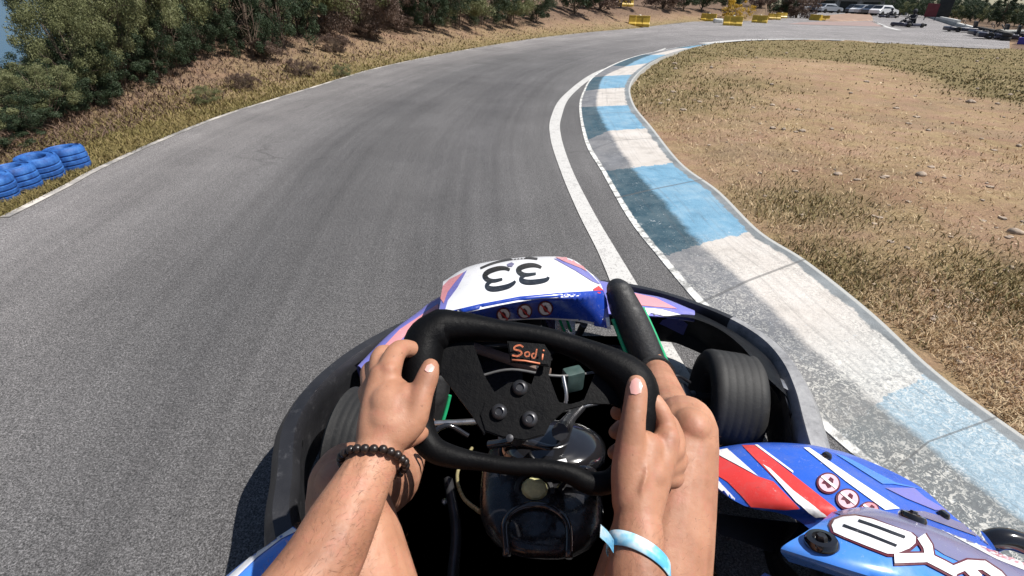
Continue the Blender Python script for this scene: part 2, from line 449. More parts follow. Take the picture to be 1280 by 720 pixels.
X = np.array([v.co.x for v in me.vertices]); Y = np.array([v.co.y for v in me.vertices])
do = pl_dist(X, Y, outer); di = pl_dist(X, Y, kroad+far_in)
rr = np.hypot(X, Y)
pale = np.clip(1-do/1.3, 0, 1)*.75 + np.clip((rr-9)/14, 0, 1)*1.0  # pale outer edge, plus far grazing-light brightening painted in by distance
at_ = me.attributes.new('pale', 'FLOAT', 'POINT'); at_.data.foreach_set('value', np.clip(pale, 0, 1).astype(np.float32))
wdt = do/(do+di+1e-6)
rub = np.exp(-((wdt-.45)/.13)**2)*.7 + np.exp(-((wdt-.72)/.10)**2)
rub *= np.clip(1.3-rr/25, 0, 1)
at_ = me.attributes.new('rubber', 'FLOAT', 'POINT'); at_.data.foreach_set('value', np.clip(rub, 0, 1).astype(np.float32))
def pl_arc(x, y, line):
    d = np.full(np.shape(x), 1e9); sres = np.zeros(np.shape(x)); acc = 0
    for (x1, y1), (x2, y2) in zip(line, line[1:]):
        dx, dy = x2-x1, y2-y1; L = dx*dx+dy*dy+1e-12; t_ = np.clip(((x-x1)*dx+(y-y1)*dy)/L, 0, 1); q = np.hypot(x-x1-t_*dx, y-y1-t_*dy); m_ = q < d
        d = np.where(m_, q, d); sres = np.where(m_, acc+t_*math.sqrt(L), sres); acc += math.sqrt(L)
    return sres
for nm_, vl in (('along', pl_arc(X, Y, outer)), ('across', wdt)):
    at_ = me.attributes.new(nm_, 'FLOAT', 'POINT'); at_.data.foreach_set('value', vl.astype(np.float32))
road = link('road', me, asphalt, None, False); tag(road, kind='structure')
if me.polygons[0].normal.z < 0: me.flip_normals()
# ---- painted lines (sheets 4 mm above the road)
line_mat = NT('line_paint'); co = line_mat.coord()
lp = line_mat.ramp(line_mat.noise(9, 6, .8, co), [(.3, (.30,.29,.28)), (.48, (.50,.49,.47))]); line_mat.color(lp); line_mat.rough(.7)
lp2 = line_mat.mix(line_mat.ramp(line_mat.noise(120, 3, .8, co), [(.36, 1.0), (.44, 0.0)]), lp, (.2,.19,.185)); line_mat.color(lp2)
line_mat = line_mat.m
def strip(name, left, right, z, mat, n=6):
    L_ = catmull(left, n); R_ = catmull(right, n); bm = bmesh.new()
    grid_bm(bm, [[(a[0], a[1], z), (b[0], b[1], z)] for a, b in zip(L_, R_)])
    o = obj(name, bm, mat, None, False)
    if o.data.polygons[0].normal.z < 0: o.data.flip_normals()
    return o
wl_out = [(832,60),(784,76.5),(742,91.5),(705,119),(689,146),(688,173),(701,215),(722,265),(747,315),(768,366),(795,430),(830,510)]
wl_in  = [(832,61.5),(787,78.5),(748,93.5),(715,119),(702,146),(701,169),(714,210),(740,262),(770,313),(801,364),(838,428),(885,508)]
o = strip('painted_line', [xy(U(*p)) for p in wl_out], [xy(U(*p)) for p in wl_in], .004, line_mat); tag(o, kind='structure')
def offline(line, wd, wob=.02):
    A, B = [], []
    for i, p in enumerate(line):
        a = line[max(0, i-1)]; b = line[min(len(line)-1, i+1)]; dx, dy = b[0]-a[0], b[1]-a[1]; d = math.hypot(dx, dy) or 1
        A.append(p); B.append((p[0]+dy/d*wd, p[1]-dx/d*wd))
    return A, B
white_worn = NT('worn_line_paint'); co = white_worn.coord()
ww = white_worn.ramp(white_worn.noise(2.6, 5, .75, co), [(.44, (.20,.19,.18)), (.62, (.55,.51,.46))]); white_worn.color(ww); white_worn.rough(.8); white_worn = white_worn.m
A, B = offline(ow[:], .045); o = strip('painted_line', A, B, .004, white_worn, 4); tag(o, kind='structure')
fi = [xy(U(x, y)) for x, y in [(885,55),(930,51),(961,50),(1010,49.5),(1060,51),(1104,54)]]
A, B = offline(fi, -.3); o = strip('painted_line', A, B, .004, line_mat, 4); tag(o, kind='structure')
for ln, wd in (([(985,31.5),(1030,33),(1070,34.5),(1104,36.5)], .30), ([(1094,27),(1104,31),(1112,34),(1128,38)], .3)):
    A, B = offline([xy(U(*p)) for p in ln], wd); o = strip('painted_line', A, B, .004, line_mat, 4); tag(o, kind='structure')
# ---- ground sheet
road_np = road_poly
def ground_z(x, y):
    x = np.asarray(x, float); y = np.asarray(y, float)
    inside = in_poly(x, y, road_np) | in_poly(x, y, kmid + kin[::-1])
    do = pl_dist(x, y, ow); di = pl_dist(x, y, kin); r = np.hypot(x, y)
    # infield side: right of the kerb / inner edge
    inf_poly = kin[::-1][:0] + kin + [(kin[-1][0]+200, kin[-1][1]-200), (300, 0), (far_in[-1][0]+60, far_in[-1][1]+1)] + far_in[::-1]
    infield = in_poly(x, y, inf_poly)
    z = np.full(x.shape, -.03)
    outside = ~inside & ~infield
    bank = outside & ((x < 12) | (x < y*.42))
    rise = np.clip((do-.12)/2.2, 0, 1)
    lowleft = np.clip((y-3.4-.0*x)/4.0, 0, 1)          # the bank is low beside the tyres, higher farther on
    kl = np.clip((x/np.maximum(y, .5)+.84)/.10, 0, 1); lowleft = lowleft*kl
    h = (.18+.45*lowleft + .10*kl*np.clip((do-2.2)/2, 0, 6))*rise**1.2
    h = h*(1+.25*(vnoise(x, y, 1.3, 3)-.5)) + (vnoise(x, y, .35, 5)-.5)*.07*rise
    far = np.clip((r-45)/20, 0, 1)
    z = np.where(bank, np.maximum(-.02+h, -.02), z)
    z = np.where(outside & ~bank, -.02, z)
    # added drop on the far left, opening the corner to the blue plane
    drop = np.clip((-x-3.6-.35*np.maximum(y, 0))/3, 0, 8)
    z = np.where(outside, z-drop*2.2, z)
    zi = .008+np.clip((di-.04)/.5, 0, 1)*.03*np.clip(1.5-r/12, 0, 1) + (vnoise(x, y, .45, 1)-.5)*.05*np.clip((di-.05)/.4, 0, 1) + (vnoise(x, y, 2.2, 2)-.5)*.12*np.clip(di/1.5, 0, 1)*np.clip(pl_dist(x, y, far_in)/4, 0, 1)
    z = np.where(infield, zi, z)
    return z, infield, outside
def gz(x, y): return float(ground_z(np.array([x]), np.array([y]))[0][0])
angs = np.concatenate([np.arange(-180, -72, 4), np.arange(-72, 72, .35), np.arange(72, 180, 4)])*math.pi/180
rads = np.concatenate([[0.0], np.geomspace(.25, 900, 270)])
RR, AA = np.meshgrid(rads, angs, indexing='ij'); GX = RR*np.sin(AA); GY = RR*np.cos(AA)
GZ, INF, OUT = ground_z(GX.ravel(), GY.ravel())
nr_, na_ = RR.shape; idx = np.arange(nr_*na_).reshape(nr_, na_)
nxt = np.roll(idx, -1, axis=1)
fc = np.stack([idx[:-1], nxt[:-1], nxt[1:], idx[1:]], -1).reshape(-1, 4)
gx, gy = GX.ravel(), GY.ravel()
dofs = pl_dist(gx, gy, ow)
green_px = [(955,50),(1110,54),(1262,61),(1330,66),(1330,135),(1240,118),(1180,98),(1120,82),(1040,74),(960,70),(900,72),(860,80),(835,98),(800,110),(785,118),(782,95),(810,72),(870,56)]
gp = [xy(U(*p)) for p in green_px]
green_blobs = [(865,122,1.9,.55),(838,132,1.4,.4),(1000,265,.42,.22),(1030,340,.5,.1),(1270,380,.3,.2),(905,105,1.2,.5)]
gr_ = np.where(in_poly(gx, gy, gp), 1.0, np.exp(-pl_dist(gx, gy, gp+gp[:1])/.45))
for bx, by, rx, ry in green_blobs:
    p = U(bx, by); s_ = max(.25, math.hypot(p.x, p.y)*.09); gr_ = np.maximum(gr_, .8*np.exp(-(((gx-p.x))**2+((gy-p.y))**2)/(2*s_*s_)))
gr_ = np.where(INF, gr_, 0)
gr_ = np.where(OUT, np.clip(1.1-dofs/1.1, 0, 1)*np.clip(gy/3, .35, 1), gr_)
gr_ = np.where(OUT & (np.hypot(gx, gy) > 45) & (gx > gy*.35), 1.0, gr_)
t = NT('dry_earth'); co = t.coord()
n1 = t.noise(1.1, 6, .65, co); n2 = t.noise(8, 6, .75, co); n3 = t.noise(70, 4, .8, co)
earth = t.ramp(n1, [(.32, (.235,.138,.090)), (.5, (.32,.202,.135)), (.68, (.39,.262,.178))])
straw = t.ramp(n2, [(.3, (.20,.14,.07)), (.6, (.37,.275,.15))])
c_ = t.mix(t.ramp(t.noise(2.6, 5, .7, co), [(.38, 0.0), (.62, .85)]), earth, straw)
c_ = t.mix(t.ramp(t.noise(.8, 4, .6, co), [(.50, 0.0), (.68, .7)]), c_, t.ramp(n2, [(.3, (.17,.12,.075)), (.65, (.30,.22,.14))]))
grn = t.ramp(n2, [(.3, (.12,.095,.045)), (.65, (.22,.175,.085))])
at = t.n('Attribute'); at.attribute_name = 'green'
gm = t.math('MULTIPLY', at.outputs['Fac'], t.ramp(t.noise(3.2, 5, .7, co), [(.30, .45), (.5, 1.0)]))
c_ = t.mix(gm, c_, grn)
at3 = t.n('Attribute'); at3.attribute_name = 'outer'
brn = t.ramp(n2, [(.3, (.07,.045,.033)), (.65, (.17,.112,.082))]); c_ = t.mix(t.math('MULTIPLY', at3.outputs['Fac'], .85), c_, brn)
c_ = t.mix(1.0, c_, t.ramp(n3, [(.3, .6), (.5, 1.0), (.72, 1.35)]), 'MULTIPLY')
t.color(c_); t.rough(.95); t.b.inputs['Specular IOR Level'].default_value = .15; t.bump(t.math('ADD', n3, n2), .8, .02)
earth_mat = t.m
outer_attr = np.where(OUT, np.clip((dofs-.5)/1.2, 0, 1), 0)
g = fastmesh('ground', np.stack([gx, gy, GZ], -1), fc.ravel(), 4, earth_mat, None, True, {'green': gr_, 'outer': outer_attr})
tag(g, kind='structure')
if g.data.polygons[len(g.data.polygons)//2].normal.z < 0: g.data.flip_normals()
# blue plane added far below on the left in place of low sky
sea = NT('sea'); sea.color((.02,.07,.13)); sea.rough(.25); n_ = sea.noise(.4, 3, .5, sea.coord()); sea.bump(n_, .3, .3)
bm = bmesh.new(); vs_ = [bm.verts.new(p) for p in ((-2500,-800,-14),(-14,-800,-14),(-30,2500,-14),(-2500,2500,-14))]; bm.faces.new(vs_)
o = obj('water', bm, sea.m, None, False); tag(o, kind='structure')  # plane stands in for sky low in the corner
# ---- grass blades (uncountable)
def blades(name, n, sampler, hmin, hmax, wmin, wmax, mats, label, spread=.6):
    P = sampler(n); n = len(P); x, y = P[:, 0], P[:, 1]; z = ground_z(x, y)[0]
    r = np.hypot(x, y); scl = np.clip(r/2.8, 1, 5)
    a = rng.uniform(0, 2*np.pi, n); h = rng.uniform(hmin, hmax, n)*np.clip(scl, 1, 1.25); wd = rng.uniform(wmin, wmax, n)*scl
    lean = rng.normal(0, spread, (n, 2))*h[:, None]
    ca, sa = np.cos(a)*wd/2, np.sin(a)*wd/2
    b0 = np.stack([x-ca, y-sa, z-.004], -1); b1 = np.stack([x+ca, y+sa, z-.004], -1)
    mid = np.stack([x+lean[:, 0]*.4, y+lean[:, 1]*.4, z+h*.62], -1)
    m0 = mid-np.stack([ca, sa, 0*ca], -1)*.8; m1 = mid+np.stack([ca, sa, 0*ca], -1)*.8
    tp = np.stack([x+lean[:, 0], y+lean[:, 1], z+h*.95], -1)
    V_ = np.stack([b0, b1, m1, m0, tp, tp+np.array([.0004, 0, 0])], 1).reshape(-1, 3)
    k = np.arange(n)*6; F_ = np.stack([k, k+1, k+2, k+3, k+3, k+2, k+5, k+4], -1).reshape(-1)
    rnd = np.repeat(rng.random(n), 6)
    o = fastmesh(name, V_, F_, 4, mats, None, False, {'rnd': rnd}); o['kind'] = 'stuff'
    if label: o['label'] = label; o['category'] = 'grass'
    return o
def blade_mat(name, stops):
    t = NT(name); a = t.n('Attribute'); a.attribute_name = 'rnd'
    t.color(t.mix(.5, t.ramp(a.outputs['Fac'], stops), t.ramp(t.noise(1.6, 4, .6, t.coord()), stops)))
    t.rough(.75); t.b.inputs['Specular IOR Level'].default_value = .2
    return t.m
straw_mat = blade_mat('straw', [(.0, (.34,.22,.13)), (.45, (.52,.38,.23)), (.8, (.66,.53,.34)), (1, (.30,.25,.12))])
grn_mat = blade_mat('olive_grass', [(.0, (.14,.115,.05)), (.5, (.22,.18,.08)), (.85, (.33,.26,.13)), (1, (.17,.15,.06))])
verge_mat = blade_mat('verge_grass', [(.0, (.11,.09,.035)), (.4, (.25,.19,.08)), (.7, (.16,.145,.045)), (1, (.38,.28,.16))])
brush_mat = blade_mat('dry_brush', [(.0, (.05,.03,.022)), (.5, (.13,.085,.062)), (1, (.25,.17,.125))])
def screen_sampler(poly_px, cond, dens_y=1.0):
    """points spread over the ground seen inside a picture region, thinned with distance"""
    xs = [p[0] for p in poly_px]; ys = [p[1] for p in poly_px]
    def s(n):
        out = []; tot = 0
        while tot < n:
            a = rng.uniform(min(xs), max(xs), 40000); b = rng.uniform(min(ys), max(ys), 40000)
            m = in_poly(a, b, poly_px); a, b = a[m], b[m]
            d = np.stack([Fw.x*F+CR.x*(a-640)+CU.x*(360-b), Fw.y*F+CR.y*(a-640)+CU.y*(360-b), Fw.z*F+CR.z*(a-640)+CU.z*(360-b)], -1)
            m = d[:, 2] < -4; d = d[m]
            tt = -CAMZ/d[:, 2]; P = d[:, :2]*tt[:, None]
            m = cond(P[:, 0], P[:, 1]); P = P[m]
            if len(P) == 0: continue
            out.append(P); tot += len(P)
        return np.concatenate(out)[:n]
    return s
def c_inf(x, y):
    _, inf, _ = ground_z(x, y); return inf & (pl_dist(x, y, kin) > .03)
inf_px = [(786,112),(800,85),(850,66),(900,56),(1110,55),(1262,62),(1340,70),(1500,300),(1500,700),(1280,560),(1160,445),(1020,335),(950,285),(815,155)]
def patchy(x, y):
    return c_inf(x, y) & (rng.random(len(x)) < np.clip((vnoise(x, y, .4, 11)*.5+vnoise(x, y, 1.3, 4)*.5-.15)*1.4, .15, 1)*np.clip(.10+.9*np.exp(-pl_dist(x, y, kin)/.8), 0, 1))
def tilt(s): return s
blades('dry_grass', 24000, screen_sampler(inf_px, patchy), .006, .024, .002, .005, straw_mat, 'short straw coloured dry grass over the bare brown infield earth', .9)
grn_px = [U(*p) for p in green_px]
def c_green(x, y):
    return c_inf(x, y) & (in_poly(x, y, gp) | (rng.random(len(x)) < .8*np.exp(-pl_dist(x, y, gp+gp[:1])/.4)))
blades('grass', 9000, screen_sampler([(780,45),(1340,50),(1340,150),(780,150)], c_green), .01, .03, .003, .006, grn_mat, 'low olive green grass band along the far edge of the infield', .6)
def c_blob(x, y):
    m = np.zeros(len(x))
    for bx, by, rx, ry in green_blobs:
        p = U(bx, by); s_ = max(.22, math.hypot(p.x, p.y)*.07); m = np.maximum(m, np.exp(-((x-p.x)**2+(y-p.y)**2)/(2*s_*s_)))
    return c_inf(x, y) & (rng.random(len(x)) < m)
blades('grass', 5000, screen_sampler([(780,60),(1340,60),(1340,440),(780,440)], c_blob), .012, .035, .003, .006, grn_mat, 'greener grass patches scattered over the brown infield near the kerb', .6)
ver_px = [(-260,260),(0,180),(260,60),(560,10),(900,10),(950,30),(800,40),(669,52),(475,90),(338,131),(194,184),(78,242),(0,282),(-260,420)]
def c_ver(lo, hi):
    def f(x, y):
        d = pl_dist(x, y, outer); _, i_, o_ = ground_z(x, y)
        return o_ & (d > lo) & (d < hi) & (rng.random(len(x)) < np.clip(1.15-(d-lo)/(hi-lo), .1, 1))
    return f
blades('verge_grass', 52000, screen_sampler(ver_px, c_ver(-.02, .8)), .012, .038, .002, .005, verge_mat, 'yellow green grass verge along the outer edge of the track', .7)
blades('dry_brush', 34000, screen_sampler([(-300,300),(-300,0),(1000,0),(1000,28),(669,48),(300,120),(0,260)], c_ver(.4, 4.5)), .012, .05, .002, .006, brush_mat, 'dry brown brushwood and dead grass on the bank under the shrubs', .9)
# clods and stones scattered on the infield
stone_mat = simple('stone', (.33,.26,.20), .9, .45, 30, .5, 60)
def clods(n):
    P = screen_sampler(inf_px, c_inf)(n); z = ground_z(P[:, 0], P[:, 1])[0]; bm = bmesh.new()
    for (x, y), zz in zip(P, z):
        r = random.uniform(.004, .012)*min(4, max(1, math.hypot(x, y)/2.2)); g = bmesh.ops.create_icosphere(bm, subdivisions=1, radius=r)
        sx, sy, sz = random.uniform(.7, 1.4), random.uniform(.7, 1.4), random.uniform(.4, .8)
        for v in g['verts']: v.co = Vector((v.co.x*sx+x, v.co.y*sy+y, v.co.z*sz*random.uniform(.7, 1.2)+zz+r*.2))
    o = obj('gravel', bm, stone_mat, None, False); tag(o, 'small clods and pebbles strewn over the infield earth', 'gravel', kind='stuff')
clods(260)
P = screen_sampler(inf_px, c_inf)(9000); z = ground_z(P[:, 0], P[:, 1])[0]; n = len(P); r = np.hypot(P[:, 0], P[:, 1]); sz = rng.uniform(.002, .007, n)*np.clip(r/2.4, 1, 4)
keep = rng.random(n) < np.clip(.25+1.1*np.exp(-pl_dist(P[:, 0], P[:, 1], kin)/1.0), 0, 1); P = P[keep]; z = z[keep]; sz = sz[keep]; n = len(P)
a = rng.normal(0, 1, (n, 3))*[1, 1, .35]; b = rng.normal(0, 1, (n, 3))*[1, 1, .35]; a /= np.linalg.norm(a, axis=1)[:, None]; b /= np.linalg.norm(b, axis=1)[:, None]
c0 = np.stack([P[:, 0], P[:, 1], z+.006], -1); V_ = np.stack([c0-a*sz[:, None], c0+b*sz[:, None]*.6, c0+a*sz[:, None], c0-b*sz[:, None]*.6], 1).reshape(-1, 3)
litter_mat = blade_mat('leaf_litter', [(.0, (.16,.09,.05)), (.4, (.40,.27,.14)), (.75, (.62,.50,.34)), (1, (.70,.62,.50))])
o = fastmesh('leaf_litter', V_, np.arange(n*4), 4, litter_mat, None, False, {'rnd': np.repeat(rng.random(n), 4)}); tag(o, 'pale dead leaves and straw bits strewn over the infield beside the kerb', 'leaf litter', kind='stuff')
for i, (px, py, r, lb) in enumerate([(1041,232,.022,'pale stone alone on the brown infield earth, nearest the kerb'),(1143,236,.028,'low grey brown stone further right on the infield'),(1213,128,.045,'dark stone near the olive band on the far infield'),(1262,305,.03,'dark clod of earth at the right edge of the photo')]):
    p = U(px, py); zz = gz(p.x, p.y); bm = bmesh.new(); bmesh.ops.create_icosphere(bm, subdivisions=3, radius=r)
    for v in bm.verts:
        k = 1+.25*math.sin(v.co.x*90+i)*math.cos(v.co.y*70)+random.uniform(-.03, .03); v.co = Vector((v.co.x*1.3*k, v.co.y*k, v.co.z*.6*k))
    o = obj('stone', bm, stone_mat, None, True); o.location = (p.x, p.y, zz+r*.25); tag(o, lb, 'stone')
# ================================================================== PLANTS
def leaf_mat(name, stops, rough=.6):
    t = NT(name); a = t.n('Attribute'); a.attribute_name = 'rnd'
    n = t.noise(2.4, 4, .6, t.coord())
    c_ = t.mix(.55, t.ramp(a.outputs['Fac'], stops), t.ramp(n, stops)); t.color(c_); t.rough(rough)
    t.b.inputs['Specular IOR Level'].default_value = .3
    t.b.inputs['Transmission Weight'].default_value = 0
    tr = t.n('BsdfTranslucent'); t.l(c_, tr.inputs[0]); mx = t.n('MixShader'); mx.inputs[0].default_value = .22
    t.l(t.b.outputs[0], mx.inputs[1]); t.l(tr.outputs[0], mx.inputs[2]); t.l(mx.outputs[0], t.t.nodes['Material Output'].inputs[0])
    return t.m
olive = leaf_mat('olive_foliage', [(.0, (.07,.078,.030)), (.5, (.155,.165,.072)), (1, (.28,.275,.14))])
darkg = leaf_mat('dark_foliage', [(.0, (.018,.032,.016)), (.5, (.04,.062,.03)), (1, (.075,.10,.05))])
brownl = leaf_mat('dry_foliage', [(.0, (.05,.033,.026)), (.5, (.13,.085,.065)), (1, (.22,.16,.12))])
yellowl = leaf_mat('yellow_blossom', [(.0, (.20,.13,.015)), (.5, (.52,.33,.03)), (1, (.70,.50,.06))])
bark = simple('bark', (.12,.085,.06), .9, .4, 9, .5, 40)
def crown_mesh(name, R, H, n, leaf, mat, clumps=60, low=.25, seed=0, ry=None, droop=0):
    g = np.random.default_rng(seed); ry = ry or R
    # clump centres through a lumpy volume
    th = g.uniform(0, 2*np.pi, clumps); u = g.uniform(-1, 1, clumps); rad = g.uniform(.35, 1, clumps)**.5
    lump = 1+.22*np.sin(3*th+seed)+.15*np.sin(5*th+2*seed)
    cx = R*rad*lump*np.cos(th)*np.sqrt(1-u*u*.8); cy = ry*rad*lump*np.sin(th)*np.sqrt(1-u*u*.8)
    cz = low*H+(1-low)*H*(.5+.5*u*rad); cz += g.normal(0, .05*H, clumps)
    cr = g.uniform(.12, .30, clumps)*R*.9
    k = g.integers(0, clumps, n); v = g.normal(0, 1, (n, 3)); v /= np.linalg.norm(v, axis=1)[:, None]
    q = g.random(n)**.35
    P = np.stack([cx[k], cy[k], cz[k]], -1)+v*(q*cr[k])[:, None]*np.array([1, 1, .75])
    P[:, 2] = np.maximum(P[:, 2], .02)
    a = g.normal(0, 1, (n, 3)); a /= np.linalg.norm(a, axis=1)[:, None]
    b = np.cross(a, v+.3*g.normal(0, 1, (n, 3))); b /= np.linalg.norm(b, axis=1)[:, None]+1e-9
    s = leaf*g.uniform(.5, 1.4, n); a *= s[:, None]; b *= (s*.42)[:, None]
    V_ = np.stack([P-a, P+b, P+a, P-b], 1).reshape(-1, 3); me_o = fastmesh(name, V_, np.arange(n*4), 4, mat, None, False, {'rnd': np.repeat(np.clip(g.random(n)*.55+g.random(clumps)[k]*.45, 0, 1), 4)})
    me = me_o.data; bpy.data.objects.remove(me_o); return me, list(zip(cx, cy, cz))
def branches_mesh(name, centres, H, r0, seed, lean=.1, count=14, stems=1, spread=.1):
    rd = random.Random(seed); bm = bmesh.new()
    for s_ in range(stems):
        bx, by = (rd.uniform(-spread, spread), rd.uniform(-spread, spread)) if stems > 1 else (0, 0)
        top = Vector((rd.uniform(-lean, lean)*H+bx*2, rd.uniform(-lean, lean)*H+by*2, H*.78)); mid = Vector((bx+rd.uniform(-.05, .05)*H, by, H*.4))
        pts = catmull([(bx, by, -.15, r0*1.2), (bx, by, .05*H, r0), (*mid, r0*.75), (*top, r0*.25)], 4)
        tube_bm(bm, [p[:3] for p in pts], [p[3] for p in pts], 7)
        for c_ in rd.sample(centres, min(count, len(centres))):
            f = rd.uniform(.25, .8); s0 = Vector(pts[int(f*(len(pts)-1))][:3]); e_ = Vector(c_)
            m_ = s0.lerp(e_, .5)+Vector((rd.uniform(-.06, .06)*H, rd.uniform(-.06, .06)*H, .04*H))
            q = catmull([(*s0, r0*.4), (*m_, r0*.25), (*e_, r0*.08)], 3); tube_bm(bm, [p[:3] for p in q], [p[3] for p in q], 5)
    me = bpy.data.meshes.new(name); bm.to_mesh(me); bm.free(); me.materials.append(bark)
    me.polygons.foreach_set('use_smooth', [True]*len(me.polygons)); return me
kinds = {}
def kind(key, R, H, n, leaf, mat, clumps, low, seed, stems=1, count=14, r0=.03, ry=None):
    me, cs = crown_mesh('crown', R, H, n, leaf, mat, clumps, low, seed, ry)
    kinds[key] = (me, branches_mesh('trunk', cs, H, r0, seed, .1, count, stems, .12*R))
kind('shrub_a', .80, 1.5, 30000, .015, olive, 85, .30, 11, 3, 14, .022)
kind('shrub_b', .72, 1.35, 28000, .015, olive, 75, .28, 23, 2, 14, .02)
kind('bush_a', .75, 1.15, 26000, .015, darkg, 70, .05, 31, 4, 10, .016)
kind('bush_b', .85, 1.3, 26000, .016, olive, 70, .05, 37, 4, 10, .016)
kind('dry_a', .7, .8, 14000, .016, brownl, 50, .02, 41, 6, 16, .012)
kind('far_a', 1.9, 3.2, 9000, .075, darkg, 80, .10, 51, 1, 12, .08)
kind('far_b', 1.7, 2.6, 8000, .075, olive, 70, .08, 57, 1, 12, .07)
kind('far_dry', 1.7, 1.8, 6000, .07, brownl, 60, .02, 61, 3, 12, .05)
kind('yellow', .75, 1.0, 3500, .035, yellowl, 45, .05, 71, 3, 8, .02)
kind('tree_a', 3.2, 7.0, 7000, .17, darkg, 80, .22, 81, 1, 14, .16)
kind('tree_b', 2.2, 7.5, 6000, .16, darkg, 70, .18, 87, 1, 14, .14)
def plant(name, key, x, y, s, rz, label, cat, group, sz=None, z=None):
    cm, tm = kinds[key]; zz = gz(x, y) if z is None else z
    o = empty(name, (x, y, zz), rz, label, cat, group); o.scale = (s, s, sz or s)
    link('crown', cm, None, o, False); link('trunk', tm, None, o, True); return o
G1 = 'shrubs along the bank outside the bend'
def foot(px, off, py=120):
    v = ray(px, py); h = math.hypot(v.x, v.y); ux, uy = v.x/h, v.y/h; r = np.arange(2.0, 60, .05)
    X_ = r*ux; Y_ = r*uy; d = pl_dist(X_, Y_, outer); ins = in_poly(X_, Y_, road_poly)
    last = np.where(ins)[0]; i0 = (last[last < 900].max() if len(last) and px > 60 else 0)
    if px <= 60: i0 = int(np.argmin(d))
    for i in range(i0, len(r)):
        if d[i] >= off and not ins[i]: return float(X_[i]), float(Y_[i])
    return float(X_[-1]), float(Y_[-1])
def foot_y(px, py):
    v = ray(px, 60); h = math.hypot(v.x, v.y); r = np.arange(3.0, 60, .08); X_ = r*v.x/h; Y_ = r*v.y/h; Z_ = ground_z(X_, Y_)[0]
    for x, y, z in zip(X_, Y_, Z_):
        if proj((x, y, z))[1] <= py: return float(x), float(y)
    return float(X_[-1]), float(Y_[-1])
shr = [
 (-95,.80,'shrub_b',.42,.32,'low olive shrub cut by the left edge of the photo behind the blue tyres'),
 (50,.95,'shrub_a',.34,.30,'olive shrub right behind the blue tyres'),
 (106,1.05,'shrub_b',.44,.66,'olive shrub with a pale bare stem just beyond the blue tyres'),
 (150,1.12,'shrub_a',.52,.80,'broad olive shrub with a dark hollow under it, second past the tyres'),
 (203,1.2,'shrub_b',.60,.92,'olive shrub in the middle of the dense row on the left bank'),
 (250,1.35,'shrub_a',.60,.98,'last olive shrub of the dense row, beside the dark gap'),
 (385,1.5,'bush_a',.36,.75,'narrow bright green bush between two dark hollows on the bank'),
]
for i, (px, off, k, s, sz, lb) in enumerate(shr):
    x, y = foot(px, off); plant('shrub', k, x, y, s, i*1.7, lb, 'shrub', G1, sz)
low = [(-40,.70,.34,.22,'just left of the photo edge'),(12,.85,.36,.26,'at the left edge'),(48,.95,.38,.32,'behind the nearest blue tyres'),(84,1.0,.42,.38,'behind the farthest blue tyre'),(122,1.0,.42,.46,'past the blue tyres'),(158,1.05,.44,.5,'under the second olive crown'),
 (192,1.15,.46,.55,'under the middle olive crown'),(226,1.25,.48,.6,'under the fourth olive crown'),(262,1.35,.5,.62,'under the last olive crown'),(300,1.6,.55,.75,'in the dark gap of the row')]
for i, (px, off, s, sz, lb) in enumerate(low):  # dark fill bushes added to stand for the shaded hollows
    x, y = foot(px, off+.12); plant('shrub', 'bush_a', x, y, s, i*1.3+.2, 'low dark bush added as hollow shade ' + lb, 'shrub', 'dark bushes added as shade under the olive crowns', sz)
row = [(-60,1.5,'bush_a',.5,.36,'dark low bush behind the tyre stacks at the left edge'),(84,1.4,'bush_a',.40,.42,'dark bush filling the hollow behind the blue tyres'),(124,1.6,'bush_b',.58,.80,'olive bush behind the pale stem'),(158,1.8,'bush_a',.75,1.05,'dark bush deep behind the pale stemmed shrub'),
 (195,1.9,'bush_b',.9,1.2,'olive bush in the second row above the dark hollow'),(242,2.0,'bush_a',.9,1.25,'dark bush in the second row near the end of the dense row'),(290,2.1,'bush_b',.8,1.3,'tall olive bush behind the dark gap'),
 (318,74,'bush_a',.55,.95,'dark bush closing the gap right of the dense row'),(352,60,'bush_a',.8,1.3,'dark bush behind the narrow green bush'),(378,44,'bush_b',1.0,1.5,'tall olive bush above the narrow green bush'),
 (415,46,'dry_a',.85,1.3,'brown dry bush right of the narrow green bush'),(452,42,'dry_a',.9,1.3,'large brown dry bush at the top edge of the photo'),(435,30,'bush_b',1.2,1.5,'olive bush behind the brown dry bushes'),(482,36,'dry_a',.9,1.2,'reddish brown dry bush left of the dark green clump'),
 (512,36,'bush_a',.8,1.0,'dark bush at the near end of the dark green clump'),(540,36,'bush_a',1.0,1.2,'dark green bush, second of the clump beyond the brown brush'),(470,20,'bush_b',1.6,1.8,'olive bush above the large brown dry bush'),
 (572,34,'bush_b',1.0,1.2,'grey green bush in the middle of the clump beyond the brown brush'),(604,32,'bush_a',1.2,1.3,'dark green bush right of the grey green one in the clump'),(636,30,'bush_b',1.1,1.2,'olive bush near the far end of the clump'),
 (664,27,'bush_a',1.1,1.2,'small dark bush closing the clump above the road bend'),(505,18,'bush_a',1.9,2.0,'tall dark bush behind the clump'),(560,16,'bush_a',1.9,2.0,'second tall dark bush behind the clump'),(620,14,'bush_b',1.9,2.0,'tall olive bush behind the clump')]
for i, (px, off, k, s, sz, lb) in enumerate(row):
    x, y = foot(px, off) if off < 8 else foot_y(px, off); plant('shrub', k, x, y, s, i*2.3+.5, lb, 'shrub', G1, sz)
